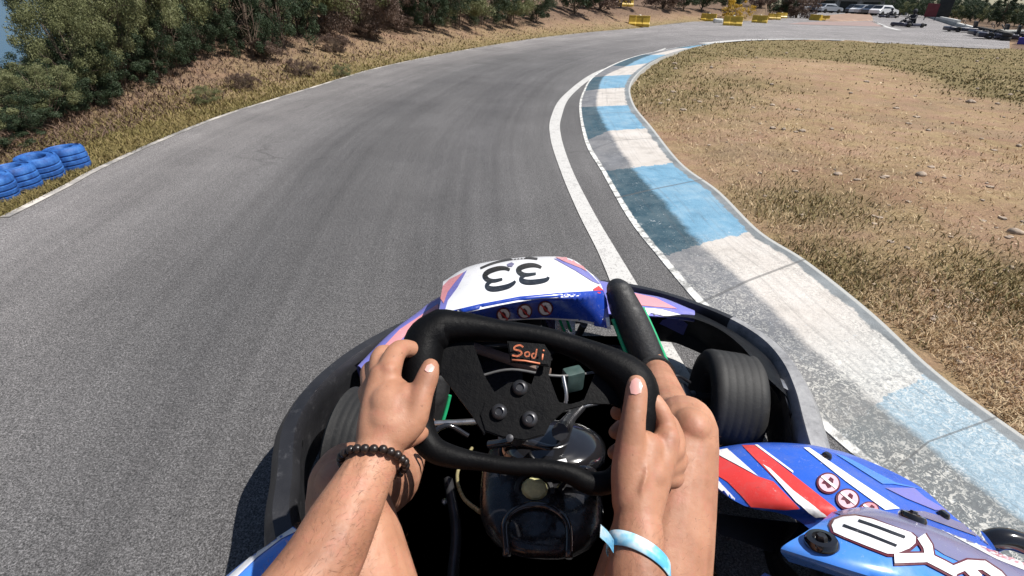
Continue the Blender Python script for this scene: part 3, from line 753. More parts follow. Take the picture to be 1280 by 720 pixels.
# low dry tufts along the lip of the bank
for i, (px, py, s, g_) in enumerate([(330,72,.42,0),(372,78,.30,0),(418,62,.42,0),(462,52,.45,0),(500,46,.5,0),(540,42,.40,0),(252,106,.16,1),(425,75,.16,1),(300,92,.26,0)]):
    p = U(px, py, .2); plant('dry_shrub', 'bush_b' if g_ else 'dry_a', p.x, p.y, s, i*1.1, ['low dry brown tuft on the lip of the left bank', 'low green tuft among the dry grass of the left bank'][g_], 'dry shrub', ['low dry tufts on the lip of the bank', 'low green tufts on the bank'][g_], s*.8)
G2 = 'dark shrubs on the slope behind the yellow barriers'
fs = [(715,8,'far_a',.9,'dark green shrub above the bend, leftmost on the far slope'),(745,2,'far_dry',1.2,'brown dry shrub left of the yellow barrier'),(770,-4,'far_a',1.0,'dark shrub high behind the yellow barrier'),
 (820,-4,'far_dry',1.3,'brown shrub on the slope right of the first yellow barrier'),(846,-2,'far_a',.8,'small dark shrub on the slope between the yellow barriers'),(868,3,'far_a',.95,'dark shrub above the second yellow barrier'),(900,2,'far_a',1.0,'dark shrub left of the yellow flowering bush'),
 (937,0,'far_dry',1.2,'brown shrub behind the yellow flowering bush'),(962,1,'far_a',1.3,'dark shrub behind the barriers in the distance'),(985,2,'far_dry',1.7,'brown shrub mass at the start of the side road')]
for i, (px, py, k, s, lb) in enumerate(fs):
    x, y = foot_y(px, [18,12,9,10,13,13,14,9,12,13][i])
    plant('shrub', k, x, y, s*.62, i*1.9, lb, 'shrub', G2)
p = U(916, 27); v = ray(917, 27); d = math.hypot(p.x, p.y)+1.6; h = math.hypot(v.x, v.y)
plant('flowering_bush', 'yellow', v.x/h*d, v.y/h*d, 1.25, 0, 'yellow flowering bush among the barriers at the far edge of the track', 'bush', None)
# ================================================================== FAR SIDE
def polar(px, dist):
    v = ray(px, 20); h = math.hypot(v.x, v.y); return v.x/h*dist, v.y/h*dist
G3 = 'trees beyond the paddock'
tr = [(1000,150,'tree_a',.75),(1022,160,'tree_b',.7),(1058,170,'tree_a',.9),(1084,165,'tree_a',.8),(1108,150,'tree_a',.75),(1130,130,'tree_b',.65),(1146,118,'tree_a',.62),(1186,105,'tree_b',.52),(1200,100,'tree_a',.50),
 (1214,95,'tree_a',.40),(1228,92,'tree_a',.30),(1240,86,'tree_a',.28),(1253,62,'tree_b',.36),(1264,84,'tree_a',.30),(1280,70,'tree_a',.34),(1298,66,'tree_b',.4),(1330,60,'tree_a',.5)]
nm = ['first','second','third','fourth','fifth','sixth','seventh','eighth','ninth','tenth','eleventh','twelfth','thirteenth','fourteenth','fifteenth','sixteenth','seventeenth']
for i, (px, d, k, s) in enumerate(tr):
    x, y = polar(px, d); plant('tree', k, x, y, s, i*2.1, 'dark green tree on the far horizon, %s from the left' % nm[i], 'tree', G3, z=-.1)
for i in range(17):
    px = 1112+i*11.5; d = 118-3.6*i; x, y = polar(px, d)
    plant('hedge_shrub', ['far_a','far_b'][i % 3 == 2], x, y, .85-.022*i, i*1.4, 'dark hedge bush behind the white trackside wall, number %s from its distant end' % (['one','two','three','four','five','six','seven','eight','nine','ten','eleven','twelve','thirteen','fourteen','fifteen','sixteen','seventeen'][i]), 'shrub', 'hedge behind the white trackside wall')
yel = NT('yellow_plastic'); yel.color(yel.ramp(yel.noise(5, 4, .6, yel.coord()), [(.3, (.42,.26,.02)), (.7, (.62,.42,.05))])); yel.rough(.45); yel = yel.m
orangem = simple('orange_plastic', (.75,.22,.03), .45, .15, 5)
def barrier_mesh(mat):
    bm = bmesh.new(); prof = [(-.23,0),(-.23,.10),(-.17,.17),(-.13,.36),(-.13,.42),(.13,.42),(.13,.36),(.17,.17),(.23,.10),(.23,0)]
    sec = [-.45,-.43,-.16,-.14,.14,.16,.43,.45]; ins = [.94,1,1,.9,.9,1,1,.94]; R_ = []
    for x, k in zip(sec, ins): R_.append([bm.verts.new((x, a*k, b*(1 if k > .92 or b < .3 else .985))) for a, b in prof])
    for A, B in zip(R_, R_[1:]):
        for j in range(len(prof)): bm.faces.new((A[j], A[(j+1) % len(prof)], B[(j+1) % len(prof)], B[j]))
    bm.faces.new(R_[0][::-1]); bm.faces.new(R_[-1]); bmesh.ops.recalc_face_normals(bm, faces=bm.faces[:])
    me = bpy.data.meshes.new('body'); bm.to_mesh(me); bm.free(); me.materials.append(mat); return me
bmy = barrier_mesh(yel)
bcap = bpy.data.meshes.new('cap'); bm = bmesh.new(); lathe_bm(bm, [(.001,.455),(.05,.455),(.055,.44),(.055,.421)], 12); bm.to_mesh(bcap); bm.free(); bcap.materials.append(simple('white_cap', (.7,.68,.6), .5, .1))
GB = 'yellow water filled barriers along the outer edge'
for px, py, rz, z, s, lb in [(798,33.5,.05,None,1,'yellow plastic barrier standing alone at the edge of the bend'),(778,26,.3,None,1,'yellow barrier up on the grass behind the lone one'),(885,26.5,-.1,None,1,'yellow barrier left of the white stone at the track edge'),
  (915,32,.05,None,1.05,'yellow barrier in front of the flowering bush, closest to the track'),(949,28.5,-.1,None,1,'yellow barrier right of the flowering bush'),(967,24.5,.3,None,1,'yellow barrier at the corner of the side road'),
  (976,22.5,.5,None,1,'yellow barrier just round the corner of the side road'),(1019,25.5,-.5,None,1,'yellow barrier on the tip of the brown island'),(1029,25.8,.2,None,.9,'yellow barrier lying behind the one on the island tip')]:
    p = U(px, py); zz = max(gz(p.x, p.y), 0)
    o = empty('plastic_barrier', (p.x, p.y, zz+.002), -math.atan2(p.x, p.y)+rz, lb, 'barrier', GB); o.scale = (s*1.0, s, s)
    link('body', bmy, None, o, False); link('cap', bcap, None, o, True)
p = U(897, 28.5); bm = bmesh.new(); box_bm(bm, (.5,.3,.22), None, .05)
o = obj('curb_block', bm, simple('white_block', (.7,.68,.63), .7, .1), None, True); o.location = (p.x, p.y, .11); tag(o, 'small white block between the yellow barriers', 'block')
# brown island with a low rim
def slab(name, px_poly, z, h, mat):
    bm = bmesh.new(); P = [U(x, y) for x, y in px_poly]; b_ = [bm.verts.new((q.x, q.y, -.05)) for q in P]
    c0 = sum(P, Vector())/len(P); t_ = [bm.verts.new((q.x+(c0.x-q.x)*.06, q.y+(c0.y-q.y)*.06, h)) for q in P]
    n = len(P)
    for k in range(n): bm.faces.new((b_[k], b_[(k+1) % n], t_[(k+1) % n], t_[k]))
    bm.faces.new(t_); bmesh.ops.triangulate(bm, faces=bm.faces[:]); return obj(name, bm, mat, None, False)
isl = simple('island_earth', (.26,.17,.12), .95, .35, .8, .3, 8)
o = slab('verge', [(1030,26.5),(1034,20),(1060,17.5),(1088,18),(1091,22),(1092,26),(1060,27),(1040,27)], 0, .12, isl); tag(o, kind='structure')
pink = simple('pink_paving', (.26,.185,.165), .9, .15, .5)
bm = bmesh.new(); P = [U(x, y, .004) for x, y in [(1024,27),(1060,27.5),(1093,26.5),(1106,33),(1060,32),(985,30),(1000,28)]]; bm.faces.new([bm.verts.new(p) for p in P])
o = obj('paving', bm, pink, None, False); tag(o, kind='structure')
if o.data.polygons[0].normal.z < 0: o.data.flip_normals()
# cars parked in the paddock
tyre_m = simple('tyre_rubber', (.020,.019,.018), .75, .3, 20, .2, 90)
glass = simple('car_glass', (.02,.025,.03), .08, .1, 3)
def car_parts(mat):
    prof = [(-2.1,.35),(-2.12,.75),(-1.7,.92),(-1.25,1.38),(.35,1.42),(1.0,.98),(1.95,.82),(2.1,.6),(2.1,.35)]
    bm = bmesh.new(); R_ = []
    for y, k in ((-.82,.96),(-.78,1),(.78,1),(.82,.96)): R_.append([bm.verts.new((a*(k if k < 1 else 1), y*(1 if b < 1 else .84), b)) for a, b in prof])
    for A, B in zip(R_, R_[1:]):
        for j in range(len(prof)): bm.faces.new((A[j], A[(j+1) % len(prof)], B[(j+1) % len(prof)], B[j]))
    bm.faces.new(R_[0]); bm.faces.new(R_[-1][::-1]); bmesh.ops.recalc_face_normals(bm, faces=bm.faces[:])
    body = bpy.data.meshes.new('body'); bm.to_mesh(body); bm.free(); body.materials.append(mat)
    bm = bmesh.new()
    for s in (-1, 1):
        q = [(-1.45,.96),(-1.12,1.32),(.30,1.35),(.85,1.0)]; vs_ = [bm.verts.new((a, s*(.815 if b < 1.1 else .705), b)) for a, b in q]; bm.faces.new(vs_)
    vs_ = [bm.verts.new(p) for p in ((.42,-.64,1.40),(.42,.64,1.40),(1.0,.72,1.02),(1.0,-.72,1.02))]; bm.faces.new(vs_)
    vs_ = [bm.verts.new(p) for p in ((-1.31,-.62,1.35),(-1.31,.62,1.35),(-1.68,.70,.97),(-1.68,-.70,.97))]; bm.faces.new(vs_)
    win = bpy.data.meshes.new('window'); bm.to_mesh(win); bm.free(); win.materials.append(glass)
    bm = bmesh.new(); lathe_bm(bm, [(.001,-.1),(.2,-.1),(.32,-.09),(.33,0),(.32,.09),(.2,.1),(.001,.1)], 16, frame((0,0,0), (0,1,0))); wh = bpy.data.meshes.new('wheel'); bm.to_mesh(wh); bm.free(); wh.materials.append(tyre_m)
    return body, win, wh
carm = {k: car_parts(simple('car_paint_'+k, c, .3, .05, 3, coat=.5)) for k, c in {'white': (.75,.75,.75), 'silver': (.42,.44,.47), 'dark': (.03,.035,.05), 'blue': (.04,.07,.35), 'red': (.35,.03,.03)}.items()}
def car(px, dist, rz, col, lb, s=1.0):
    x, y = polar(px, dist); o = empty('parked_car', (x, y, .01), rz, lb, 'car', 'cars parked in the paddock'); o.scale = (s, s, s)
    b_, w_, h_ = carm[col]; link('body', b_, None, o, False); link('window', w_, None, o, False)
    for a in (-1.3, 1.3):
        for c_ in (-.76, .76):
            q = link('wheel', h_, None, o, True); q.location = (a, c_, .33)
for px, d, rz, cl, lb in [(986,135,.3,'dark','dark car at the left end of the far parked row'),(995,128,.1,'white','white car between two dark ones at the end of the side road'),(1003,130,-.2,'dark','dark car right of the white one at the end of the side road'),
   (1014,120,.5,'white','white car behind the yellow barrier on the island tip'),(1024,118,.0,'dark','dark car left of the silver pair beyond the island'),(1034,114,.2,'silver','silver car beyond the brown island'),(1068,112,.6,'dark','dark car before the grey pavilion'),
   (1078,108,.2,'white','white car right of the grey pavilion'),(1086,106,-.1,'silver','silver car right of the white one by the pavilion'),(1095,104,.1,'dark','dark car in the far right part of the parked row'),(1103,100,.4,'white','white car at the right end of the parked row')]:
    car(px, d, rz, cl, lb, .34 if d < 35 else (.5 if d < 60 else 1))
# low grey pavilion
gm_ = simple('grey_panel', (.22,.23,.24), .7, .15, 1.2); gd = simple('opening_shade', (.03,.035,.035), .8, .2, 2); gr = simple('roof_sheet', (.30,.33,.33), .5, .15, 2)
x, y = polar(1056, 132); bl = empty('pavilion', (x, y, 0), -math.atan2(x, y), 'low grey open fronted pavilion beyond the brown island', 'pavilion')
box('wall', (20, 5, 2.6), T(0, 1, 1.3), gm_, bl, .05); box('roof', (21.5, 7, .22), T(0, .2, 2.78, 0, .06), gr, bl, .04)
for k in range(5): box('shade_panel', (2.8, .12, 1.9), T(-7.6+k*3.8, -1.54, 1.0), gd, bl)  # near-black panels on the wall, painted shade of the open bays
for k in range(6): box('post', (.14, .14, 2.7), T(-9.5+k*3.8, -2.9, 1.35), gm_, bl)
# red board and dark board by the trees
redm = simple('red_board', (.16,.03,.035), .7, .2, 1); blk = simple('black_board', (.015,.018,.018), .7, .2, 1)
for px, mm, lb, w_, h_ in ((1163, redm, 'dark red board standing before the trees', 1.2, 1.3), (1177, blk, 'tall black board right of the red one', 1.3, 2.0)):
    x, y = polar(px, 80); o = empty('board', (x, y, 0), -math.atan2(x, y), lb, 'board'); box('panel', (w_, .08, h_), T(0, 0, .35+h_/2), mm, o, .02)
    for s in (-1, 1): box('leg', (.1, .1, .6), T(s*w_*.4, .1, .3), gm_, o)
# white trackside wall on the right, made of separate lengths
wm = simple('white_concrete', (.58,.58,.55), .8, .2, 1.5); wm2 = simple('grey_concrete', (.30,.31,.30), .85, .2, 1.5)
seg = [(1131,13.6),(1142,16.0),(1152,18.6),(1160,21.6),(1168,24.4),(1176,27.0),(1186,30.0),(1196,33.4),(1208,37.2),(1221,41.4),(1234,45.6)]
wn = ['first','second','third','fourth','fifth','sixth','seventh','eighth','ninth','tenth']
for i, (a, b_) in enumerate(zip(seg, seg[1:])):
    A, B = U(*a), U(*b_); A = A*1.03; B = B*1.03; A.z = B.z = 0; d = B-A; L_ = d.length
    o = empty('barrier_wall', (A+B)/2, math.atan2(d.y, d.x), 'length of low white wall beside the far straight, %s from its distant end' % wn[i], 'wall', 'lengths of the white trackside wall')
    hh = .42 if i < 7 else .24
    box('base', (L_-.06, .35, hh*.45), T(0, 0, hh*.225), wm2, o, .02); box('coping', (L_-.04, .22, hh*.55), T(0, 0, hh*.72), wm, o, .03)
# grey service road and hedge strip behind the wall
# tyre wall, awning and blue block at the right edge
tm_b = bpy.data.meshes.new('tyre_stack_part'); bm = bmesh.new(); lathe_bm(bm, [(.07,-.055),(.12,-.062),(.135,-.045),(.14,0),(.135,.045),(.12,.062),(.07,.055),(.065,0),(.07,-.055)], 28); bm.to_mesh(tm_b); bm.free()
tm_b.polygons.foreach_set('use_smooth', [True]*len(tm_b.polygons))
dark_t = tm_b.copy(); dark_t.materials.append(tyre_m)
k = 0
for i in range(9):
    px = 1222+i*4.2; p = U(px, 42+i*1.2); p = p*1.02
    for j in range(2):
        o = link('tyre', dark_t, None, None, True); o.location = (p.x, p.y, .065*1.25+j*.125*1.25); o.scale = (1.3, 1.3, 1.25)
        tag(o, '%s black tyre of the low wall beside the white car, pile %d from the left' % (['bottom', 'top'][j], i+1), 'tyre', 'black tyres piled at the far right')
bluep = simple('navy_plastic', (.05,.04,.30), .5, .2, 3)
p = U(1277, 55.5); o = empty('equipment_box', (p.x, p.y, 0), -math.atan2(p.x, p.y), 'navy blue box on the grass at the right edge', 'box')
box('body', (.30, .3, .20), T(0, 0, .10), bluep, o, .02); box('lid', (.32, .32, .03), T(0, 0, .217), bluep, o, .01)
p = U(1272, 49); o = empty('awning', (p.x, p.y, 0), -.3, 'low white awning beside the navy box at the right edge', 'awning')
bm = bmesh.new(); rows = [[(-.9+1.8*i/6, -.5+j*.5, .38-.10*abs(j-1)-.02*math.sin(i*1.3)) for i in range(7)] for j in range(3)]; grid_bm(bm, rows); bmesh.ops.solidify(bm, geom=bm.faces[:], thickness=.015); obj('canopy', bm, wm, o)
for sx in (-1, 1):
    for sy in (-1, 1): tube('pole', [(sx*.85, sy*.45, 0), (sx*.85, sy*.45, .29)], .012, wm2, o, 6)
# ================================================================== BLUE TYRES
bt = NT('blue_paint'); co = bt.coord(); n_ = bt.noise(14, 5, .75, co)
bt.color(bt.mix(bt.ramp(bt.noise(30, 4, .8, co), [(.66, 0.0), (.74, .5)]), bt.ramp(n_, [(.32, (.006,.035,.15)), (.5, (.015,.09,.32)), (.7, (.05,.17,.45))]), (.35,.47,.62)))
bt.rough(.62); bt.bump(n_, .6, .008)
blue_t = bpy.data.meshes.new('blue_tyre'); bm = bmesh.new()
lathe_bm(bm, [(.062,-.050),(.085,-.058),(.112,-.063),(.124,-.060),(.132,-.050),(.137,-.040),(.137,-.030),(.131,-.028),(.131,-.023),(.139,-.021),(.140,-.006),(.133,-.004),(.133,.002),(.140,.004),(.139,.020),(.131,.022),(.131,.027),(.137,.030),(.137,.040),(.132,.050),(.124,.060),(.112,.063),(.108,.057),(.090,.057),(.086,.061),(.070,.060),(.062,.050),(.060,.030),(.100,.020),(.100,-.020),(.060,-.030),(.062,-.050)], 40)
bm.to_mesh(blue_t); bm.free(); blue_t.polygons.foreach_set('use_smooth', [True]*len(blue_t.polygons)); blue_t.set_sharp_from_angle(angle=.6); blue_t.materials.append(bt.m)
stk = [(86,203,.80),(52,215,.80),(22,228,.78),(-8,240,.78),(-40,254,.78),(-74,270,.78)]
sn = ['farthest of the row','second from the far end','third from the far end','cut by the left edge of the photo','just outside the left edge','last one outside the left edge']
for i, (px, py, s) in enumerate(stk):
    p = U(px, py, .03); z0 = gz(p.x, p.y)
    o = link('tyre', blue_t, None, None, True); o.scale = (s, s, s*1.5)
    o.location = (p.x, p.y, max(z0, -.01)+.062*s*1.5-.01); o.rotation_euler = (random.uniform(-.07, .07), random.uniform(-.07, .07), random.uniform(0, 6))
    tag(o, 'blue painted tyre lying beside the track, ' + sn[i], 'tyre', 'blue painted tyres beside the track')
# ================================================================== GO-KART
black = simple('black_plastic', (.012,.012,.014), .42, .3, 9, .15, 120)
blackg = simple('gloss_black', (.012,.012,.014), .14, .3, 5, 0, coat=.6)
rubber = simple('matt_black', (.003,.003,.0035), .5, .3, 14, .2, 180, spec=.12)
bumper_m = NT('scuffed_bumper'); co = bumper_m.coord()
bumper_m.color(bumper_m.mix(bumper_m.ramp(bumper_m.noise(26, 6, .8, co), [(.56, 0.0), (.78, .6)]), bumper_m.ramp(bumper_m.noise(5, 4, .6, co), [(.3, (.012,.012,.014)), (.7, (.028,.028,.031))]), (.11,.11,.115)))
bumper_m.rough(.42); bumper_m.bump(bumper_m.noise(60, 5, .8, co), .3, .003); bumper_m = bumper_m.m
bumper_g = NT('sunlit_grey_bumper'); co = bumper_g.coord()  # lighter copy of the bumper plastic, sunlight painted into the colour
bumper_g.color(bumper_g.ramp(bumper_g.noise(14, 6, .8, co), [(.3, (.10,.10,.105)), (.5, (.24,.24,.245)), (.7, (.36,.36,.36))])); bumper_g.rough(.5); bumper_g = bumper_g.m
def paint(name, c, r=.28, dirt=.55):
    t = NT(name); co = t.coord()
    d = t.ramp(t.noise(16, 6, .8, co), [(.5, 0.0), (.75, dirt)])
    sc = t.ramp(t.noise(55, 5, .9, co, 1.5), [(.62, 0.0), (.68, dirt)])
    mp_ = t.n('Mapping'); mp_.inputs['Scale'].default_value = (6, 60, 30); mp_.inputs['Rotation'].default_value = (0, 0, .5); t.l(co, mp_.inputs[0])
    st = t.ramp(t.noise(1.6, 5, .8, mp_.outputs[0]), [(.60, 0.0), (.66, dirt)])
    c0 = t.mix(sc, t.mix(d, c, tuple(.5*x+.10 for x in c)), (.55,.55,.56)); t.color(t.mix(st, c0, tuple(.45*x+.03 for x in c))); t.rough(t.ramp(t.noise(30, 4, .7, co), [(.3, r*.7), (.7, r*1.6)]))
    t.b.inputs['Coat Weight'].default_value = .35; t.b.inputs['Coat Roughness'].default_value = .12; return t.m
p_blue = paint('blue_vinyl', (.022,.10,.52)); p_red = paint('red_vinyl', (.62,.045,.04)); p_white = paint('white_vinyl', (.78,.78,.80), .3, .12)
p_lblue = paint('light_blue_vinyl', (.06,.23,.72)); p_pink = paint('pink_vinyl', (.66,.27,.30)); p_purple = paint('violet_vinyl', (.17,.17,.50)); p_grey = paint('grey_violet_vinyl', (.17,.165,.29)); p_dkred = paint('dark_red_vinyl', (.10,.012,.02)); p_black = paint('black_print', (.012,.012,.014))
p_orange = paint('orange_print', (.62,.20,.10)); p_green = simple('green_trim', (.02,.38,.16), .4, .2, 20); steel = simple('steel', (.45,.45,.46), .3, .2, 20, metal=.9); dsteel = simple('dark_steel', (.06,.06,.065), .35, .3, 20, metal=.6)
p_deep = paint('deep_blue_vinyl', (.012,.05,.36))
KART = empty('go_kart', (0, 0, 0), 0, 'blue, red and white go-kart number 33 driven on the track, filling the foreground', 'go-kart')
# ---- bumper ring: (px, py, width, height of the top)
ring = [(356,672,.05,.225),(351,636,.05,.235),(356,590,.048,.24),(358,555,.048,.24),(366,522,.048,.24),(394,480,.046,.235),(440,441,.044,.23),(490,412,.042,.23),(540,390,.042,.23),
        (600,366,.04,.22),(660,356,.04,.22),(720,352,.04,.22),(765,353,.035,.23),(815,362,.03,.235),(865,377,.03,.24),(915,397,.033,.24),(957,422,.04,.24),(985,452,.048,.24),(1003,488,.055,.235),(1014,525,.058,.23),(1024,560,.055,.22),(1040,610,.045,.2),(1060,680,.04,.18)]
rp = catmull([(*U(a, b, h), w_, h, a) for a, b, w_, h in ring], 5)
def ring_mesh(a0, a1):
    pts = rp[a0:a1]; rows = []; n = len(pts)
    for i in range(n):
        gi = a0+i; a = Vector(rp[max(0, gi-1)][:3]); b = Vector(rp[min(len(rp)-1, gi+1)][:3]); t_ = (b-a); t_.z = 0; t_.normalize(); nn = Vector((t_.y, -t_.x, 0))   # inward
        c = Vector(pts[i][:3]); w_ = pts[i][3]; h = pts[i][4]
        prof = [(-.5*w_-.012, -.17), (-.5*w_-.018, -.08), (-.5*w_-.006, -.02), (-.28*w_, .0), (.28*w_, .0), (.5*w_, -.018), (.5*w_-.004, -.05), (.5*w_-.012, -.165)]
        rows.append([c + nn*u + Vector((0, 0, v)) for u, v in prof])
    bm = bmesh.new(); grid_bm(bm, rows, closed_u=True); 
    return bm
n_ = len(rp)
cut = 15*5
o = obj('bumper', ring_mesh(0, cut+1), bumper_m, KART, True, 45)
o = obj('bumper', ring_mesh(cut, n_), bumper_g, KART, True, 45); o['label'] = 'right side of the bumper, sunlight painted in as lighter grey'
# black skirts added inside the ring as its shadow, left and right corner
def skirt(name, top, bot, mat=black, th=.006):
    bm = bmesh.new(); T_ = catmull([tuple(p) for p in top], 5); B_ = catmull([tuple(p) for p in bot], 5)
    grid_bm(bm, [T_, [tuple((np.array(a)+np.array(b))/2) for a, b in zip(T_, B_)], B_]); bmesh.ops.solidify(bm, geom=bm.faces[:], thickness=th); return obj(name, bm, mat, KART, True, 40)
skirt('shadow_skirt', [U(376,560,.21),U(384,520,.21),U(410,484,.21),U(450,452,.21),U(500,424,.21),U(560,402,.21)], [U(388,556,.06),U(400,532,.08),U(430,510,.08),U(470,480,.08),U(520,450,.08),U(575,420,.08)])
skirt('shadow_skirt', [U(800,378,.225),U(850,388,.228),U(900,410,.228),U(940,435,.228),U(968,466,.228),U(984,505,.228),U(990,560,.22)], [U(800,425,.06),U(850,430,.06),U(890,450,.06),U(925,480,.06),U(950,520,.06),U(962,565,.06),U(965,640,.06)])
skirt('wheel_guard', [U(806,398,.26),U(836,396,.262),U(866,398,.262),U(900,412,.262),U(930,436,.26),U(948,462,.258)], [U(800,378,.226),U(850,384,.228),U(895,402,.228),U(937,428,.228),U(966,455,.228),U(984,495,.228)], black, .008)
tube('bumper_bracket', [U(958,468,.2),U(975,492,.2),U(992,520,.2)], .010, dsteel, KART, 8)
box('bracket_plate', (.075, .03, .012), T(*U(972,478,.215), -.9), steel, KART, .003)
# ---- floor, chassis
tray = [U(500,440,.045),U(640,420,.045),U(790,420,.045),U(830,470,.045),U(850,560,.045),U(880,640,.045),U(905,760,.045),U(380,760,.045),U(450,640,.045),U(470,540,.045)]
bm = bmesh.new(); bm.faces.new([bm.verts.new(p) for p in tray]); bmesh.ops.solidify(bm, geom=bm.faces[:], thickness=.004)
obj('floor_tray', bm, simple('tray_black', (.028,.027,.026), .6, .5, 14), KART, False)
for pts in ([U(470,470,.07),U(500,560,.07),U(450,700,.07),U(420,820,.07)], [U(820,455,.07),U(838,520,.07),U(850,640,.07),U(880,800,.07)], [U(500,450,.08),U(640,430,.08),U(820,440,.08)]):
    tube('chassis_rail', pts, .015, dsteel, KART, 10, 5)
# steering links, brake hose
tube('tie_rod', [U(668,520,.17),U(760,500,.17),U(868,492,.15)], .008, steel, KART, 8)
tube('tie_rod', [U(640,525,.17),U(540,530,.17),U(450,535,.15)], .008, steel, KART, 8)
tube('stub_axle', [U(838,497,.14),U(862,497,.13),U(905,497,.13)], .012, dsteel, KART, 8)
tube('brake_hose', [U(862,478,.2),U(845,470,.24),U(826,478,.22),U(822,500,.12)], .0045, black, KART, 8, 6)
box('spindle', (.05, .06, .08), T(*U(848,502,.13), .1), dsteel, KART, .008)
# ---- wheels
def wheel(c, steer, parent_label=None, w_=.135, r=.134, lean=0.0):
    m_ = Matrix.Translation(c) @ Matrix.Rotation(steer, 4, 'Z') @ Matrix.Rotation(lean, 4, 'Y') @ Matrix.Rotation(math.pi/2, 4, 'Y')
    e = bpy.data.objects.new('wheel', None); C.objects.link(e); e.parent = KART; e.empty_display_size = .05
    h = w_/2; prof = [(.068,-h*.80),(.085,-h*.94),(.108,-h*1.0),(.123,-h*.96),(.1315,-h*.84),(r,-h*.70)]
    for k in range(5):
        z = h*(-.56+.28*k); prof += [(r,z-.004),(r-.0005,z-.002),(r-.0005,z+.002),(r,z+.004)]
    prof += [(r,h*.70),(.1315,h*.84),(.123,h*.96),(.108,h*1.0),(.085,h*.94),(.068,h*.80),(.064,0),(.068,-h*.80)]
    bm = bmesh.new(); lathe_bm(bm, prof, 56, m_); obj('tyre', bm, tyre2, e, True, 60)
    bm = bmesh.new(); lathe_bm(bm, [(.068,-h*.80),(.066,-h*.70),(.055,-h*.5),(.03,-h*.25),(.028,h*.25),(.055,h*.5),(.066,h*.70),(.068,h*.80),(.060,h*.72),(.05,h*.45),(.001,h*.3),(.001,-h*.3),(.05,-h*.45),(.060,-h*.72),(.068,-h*.80)], 32, m_); obj('rim', bm, dsteel, e, True, 40)
    bm = bmesh.new()
    for s in (-1, 1):
        for k in range(6):
            a = k*math.pi/3; q = m_ @ Matrix.Translation((.018*math.cos(a), .018*math.sin(a), s*.024)); lathe_bm(bm, [(.001,-.004),(.004,-.004),(.004,.004),(.001,.004)], 6, q)
    obj('hub_nuts', bm, steel, e)
    if parent_label: e['label'] = parent_label
    return e
tyre2 = NT('kart_tyre'); co = tyre2.coord()
tyre2.color(tyre2.mix(tyre2.ramp(tyre2.noise(45, 5, .8, co), [(.55, 0.0), (.78, .35)]), tyre2.ramp(tyre2.noise(7, 5, .7, co), [(.3, (.009,.009,.009)), (.7, (.021,.020,.019))]), (.09,.085,.08))); tyre2.rough(.68); tyre2.bump(tyre2.noise(160, 3, .8, co), .3, .002); tyre2 = tyre2.m
wheel(Vector((.572, 1.035, .134)), math.radians(-7), None, lean=math.radians(3))
wheel(Vector((-.325, .845, .130)), math.radians(-7), 'front wheel mostly hidden behind the left hand', .115, .130)
wheel(Vector((.66, -.08, .134)), 0, None, .18); wheel(Vector((-.55, -.08, .134)), 0, None, .18)
tube('rear_axle', [(-.5, -.08, .134), (.6, -.08, .134)], .02, steel, KART)
# ---- nose fairing (pink, white and violet strips showing either side of the number panel)
far_ = [U(446,461,.20),U(484,421,.235),U(520,393,.25),U(560,368,.27),U(660,345,.29),U(755,352,.28),U(790,366,.27),U(828,374,.25),U(866,391,.225)]
near_ = [U(456,470,.20),U(492,446,.24),U(526,420,.26),U(562,398,.28),U(660,392,.31),U(752,392,.30),U(790,394,.28),U(830,396,.26),U(868,402,.225)]
mid_ = [(a+b)/2+Vector((0, 0, .018)) for a, b in zip(far_, near_)]
front_ = [p+Vector((0, .03, -.10)) for p in far_]
fair, fb = shell('nose_fairing', [front_, far_, mid_, near_], .005, p_purple, KART, 5, 4)
for pol, mm_, of_ in (([(468,446),(500,412),(530,392),(548,380),(548,388),(524,404),(496,430),(474,456)], p_pink, .0016), ([(790,366),(820,373),(846,386),(800,382),(788,374)], p_pink, .0016),
        ([(484,452),(505,432),(530,412),(548,396),(548,404),(530,424),(500,446),(482,460)], p_white, .0022), ([(792,384),(826,387),(856,395),(800,396)], p_white, .0022)):
    decal('fairing_stripe', [pol], fb, of_, mm_, fair)
# ---- number panel
pz = [  # rows: front skirt, far edge, crown, near edge, rear face bottom
 [(552,360,.25),(585,342,.24),(625,332,.23),(670,328,.23),(712,330,.24),(752,352,.25)],
 [(554,352,.36),(584,334,.365),(624,325,.37),(668,321,.37),(712,323,.365),(742,344,.355)],
 [(551,374,.405),(588,354,.425),(628,345,.435),(672,340,.437),(716,342,.425),(750,354,.40)],
 [(548,394,.415),(586,386,.437),(628,377,.447),(672,370,.45),(718,367,.44),(754,363,.41)],
 [(550,397,.40),(587,391,.42),(629,383,.43),(673,377,.432),(719,375,.424),(757,374,.395)],
 [(558,404,.33),(592,402,.335),(632,401,.338),(676,399,.34),(722,402,.338),(764,412,.33)]]
panel, pb = shell('number_panel', [[U(*q) for q in r_] for r_ in pz], .004, p_white, KART, 7, 5)
Z2 = lambda pts: [(520+x/4.923, 300+y/4.923) for x, y in pts]
decal('panel_back', [[(549.5,393.5),(600,381.5),(650,372),(700,367.5),(753,364),(757,374),(764,411),(722,402),(676,399.5),(632,401),(592,402),(557,404)]], pb, .0034, p_deep, panel)
decal('side_stripe', [[(549,392),(552,372),(558,355),(584,338),(572,360),(560,376),(556,390)]], pb, .0012, p_purple, panel)
decal('side_stripe', [[(551,374),(554,358),(562,350),(580,341),(569,354),(560,366),(555,380)]], pb, .0022, p_pink, panel)
decal('side_stripe', [[(692,323.5),(712,325),(735,340),(752,357),(740,352),(718,338)]], pb, .0012, p_purple, panel)
decal('side_stripe', [[(694,322),(713,322.5),(731,331),(741,344),(726,336),(706,328)]], pb, .0022, p_pink, panel)
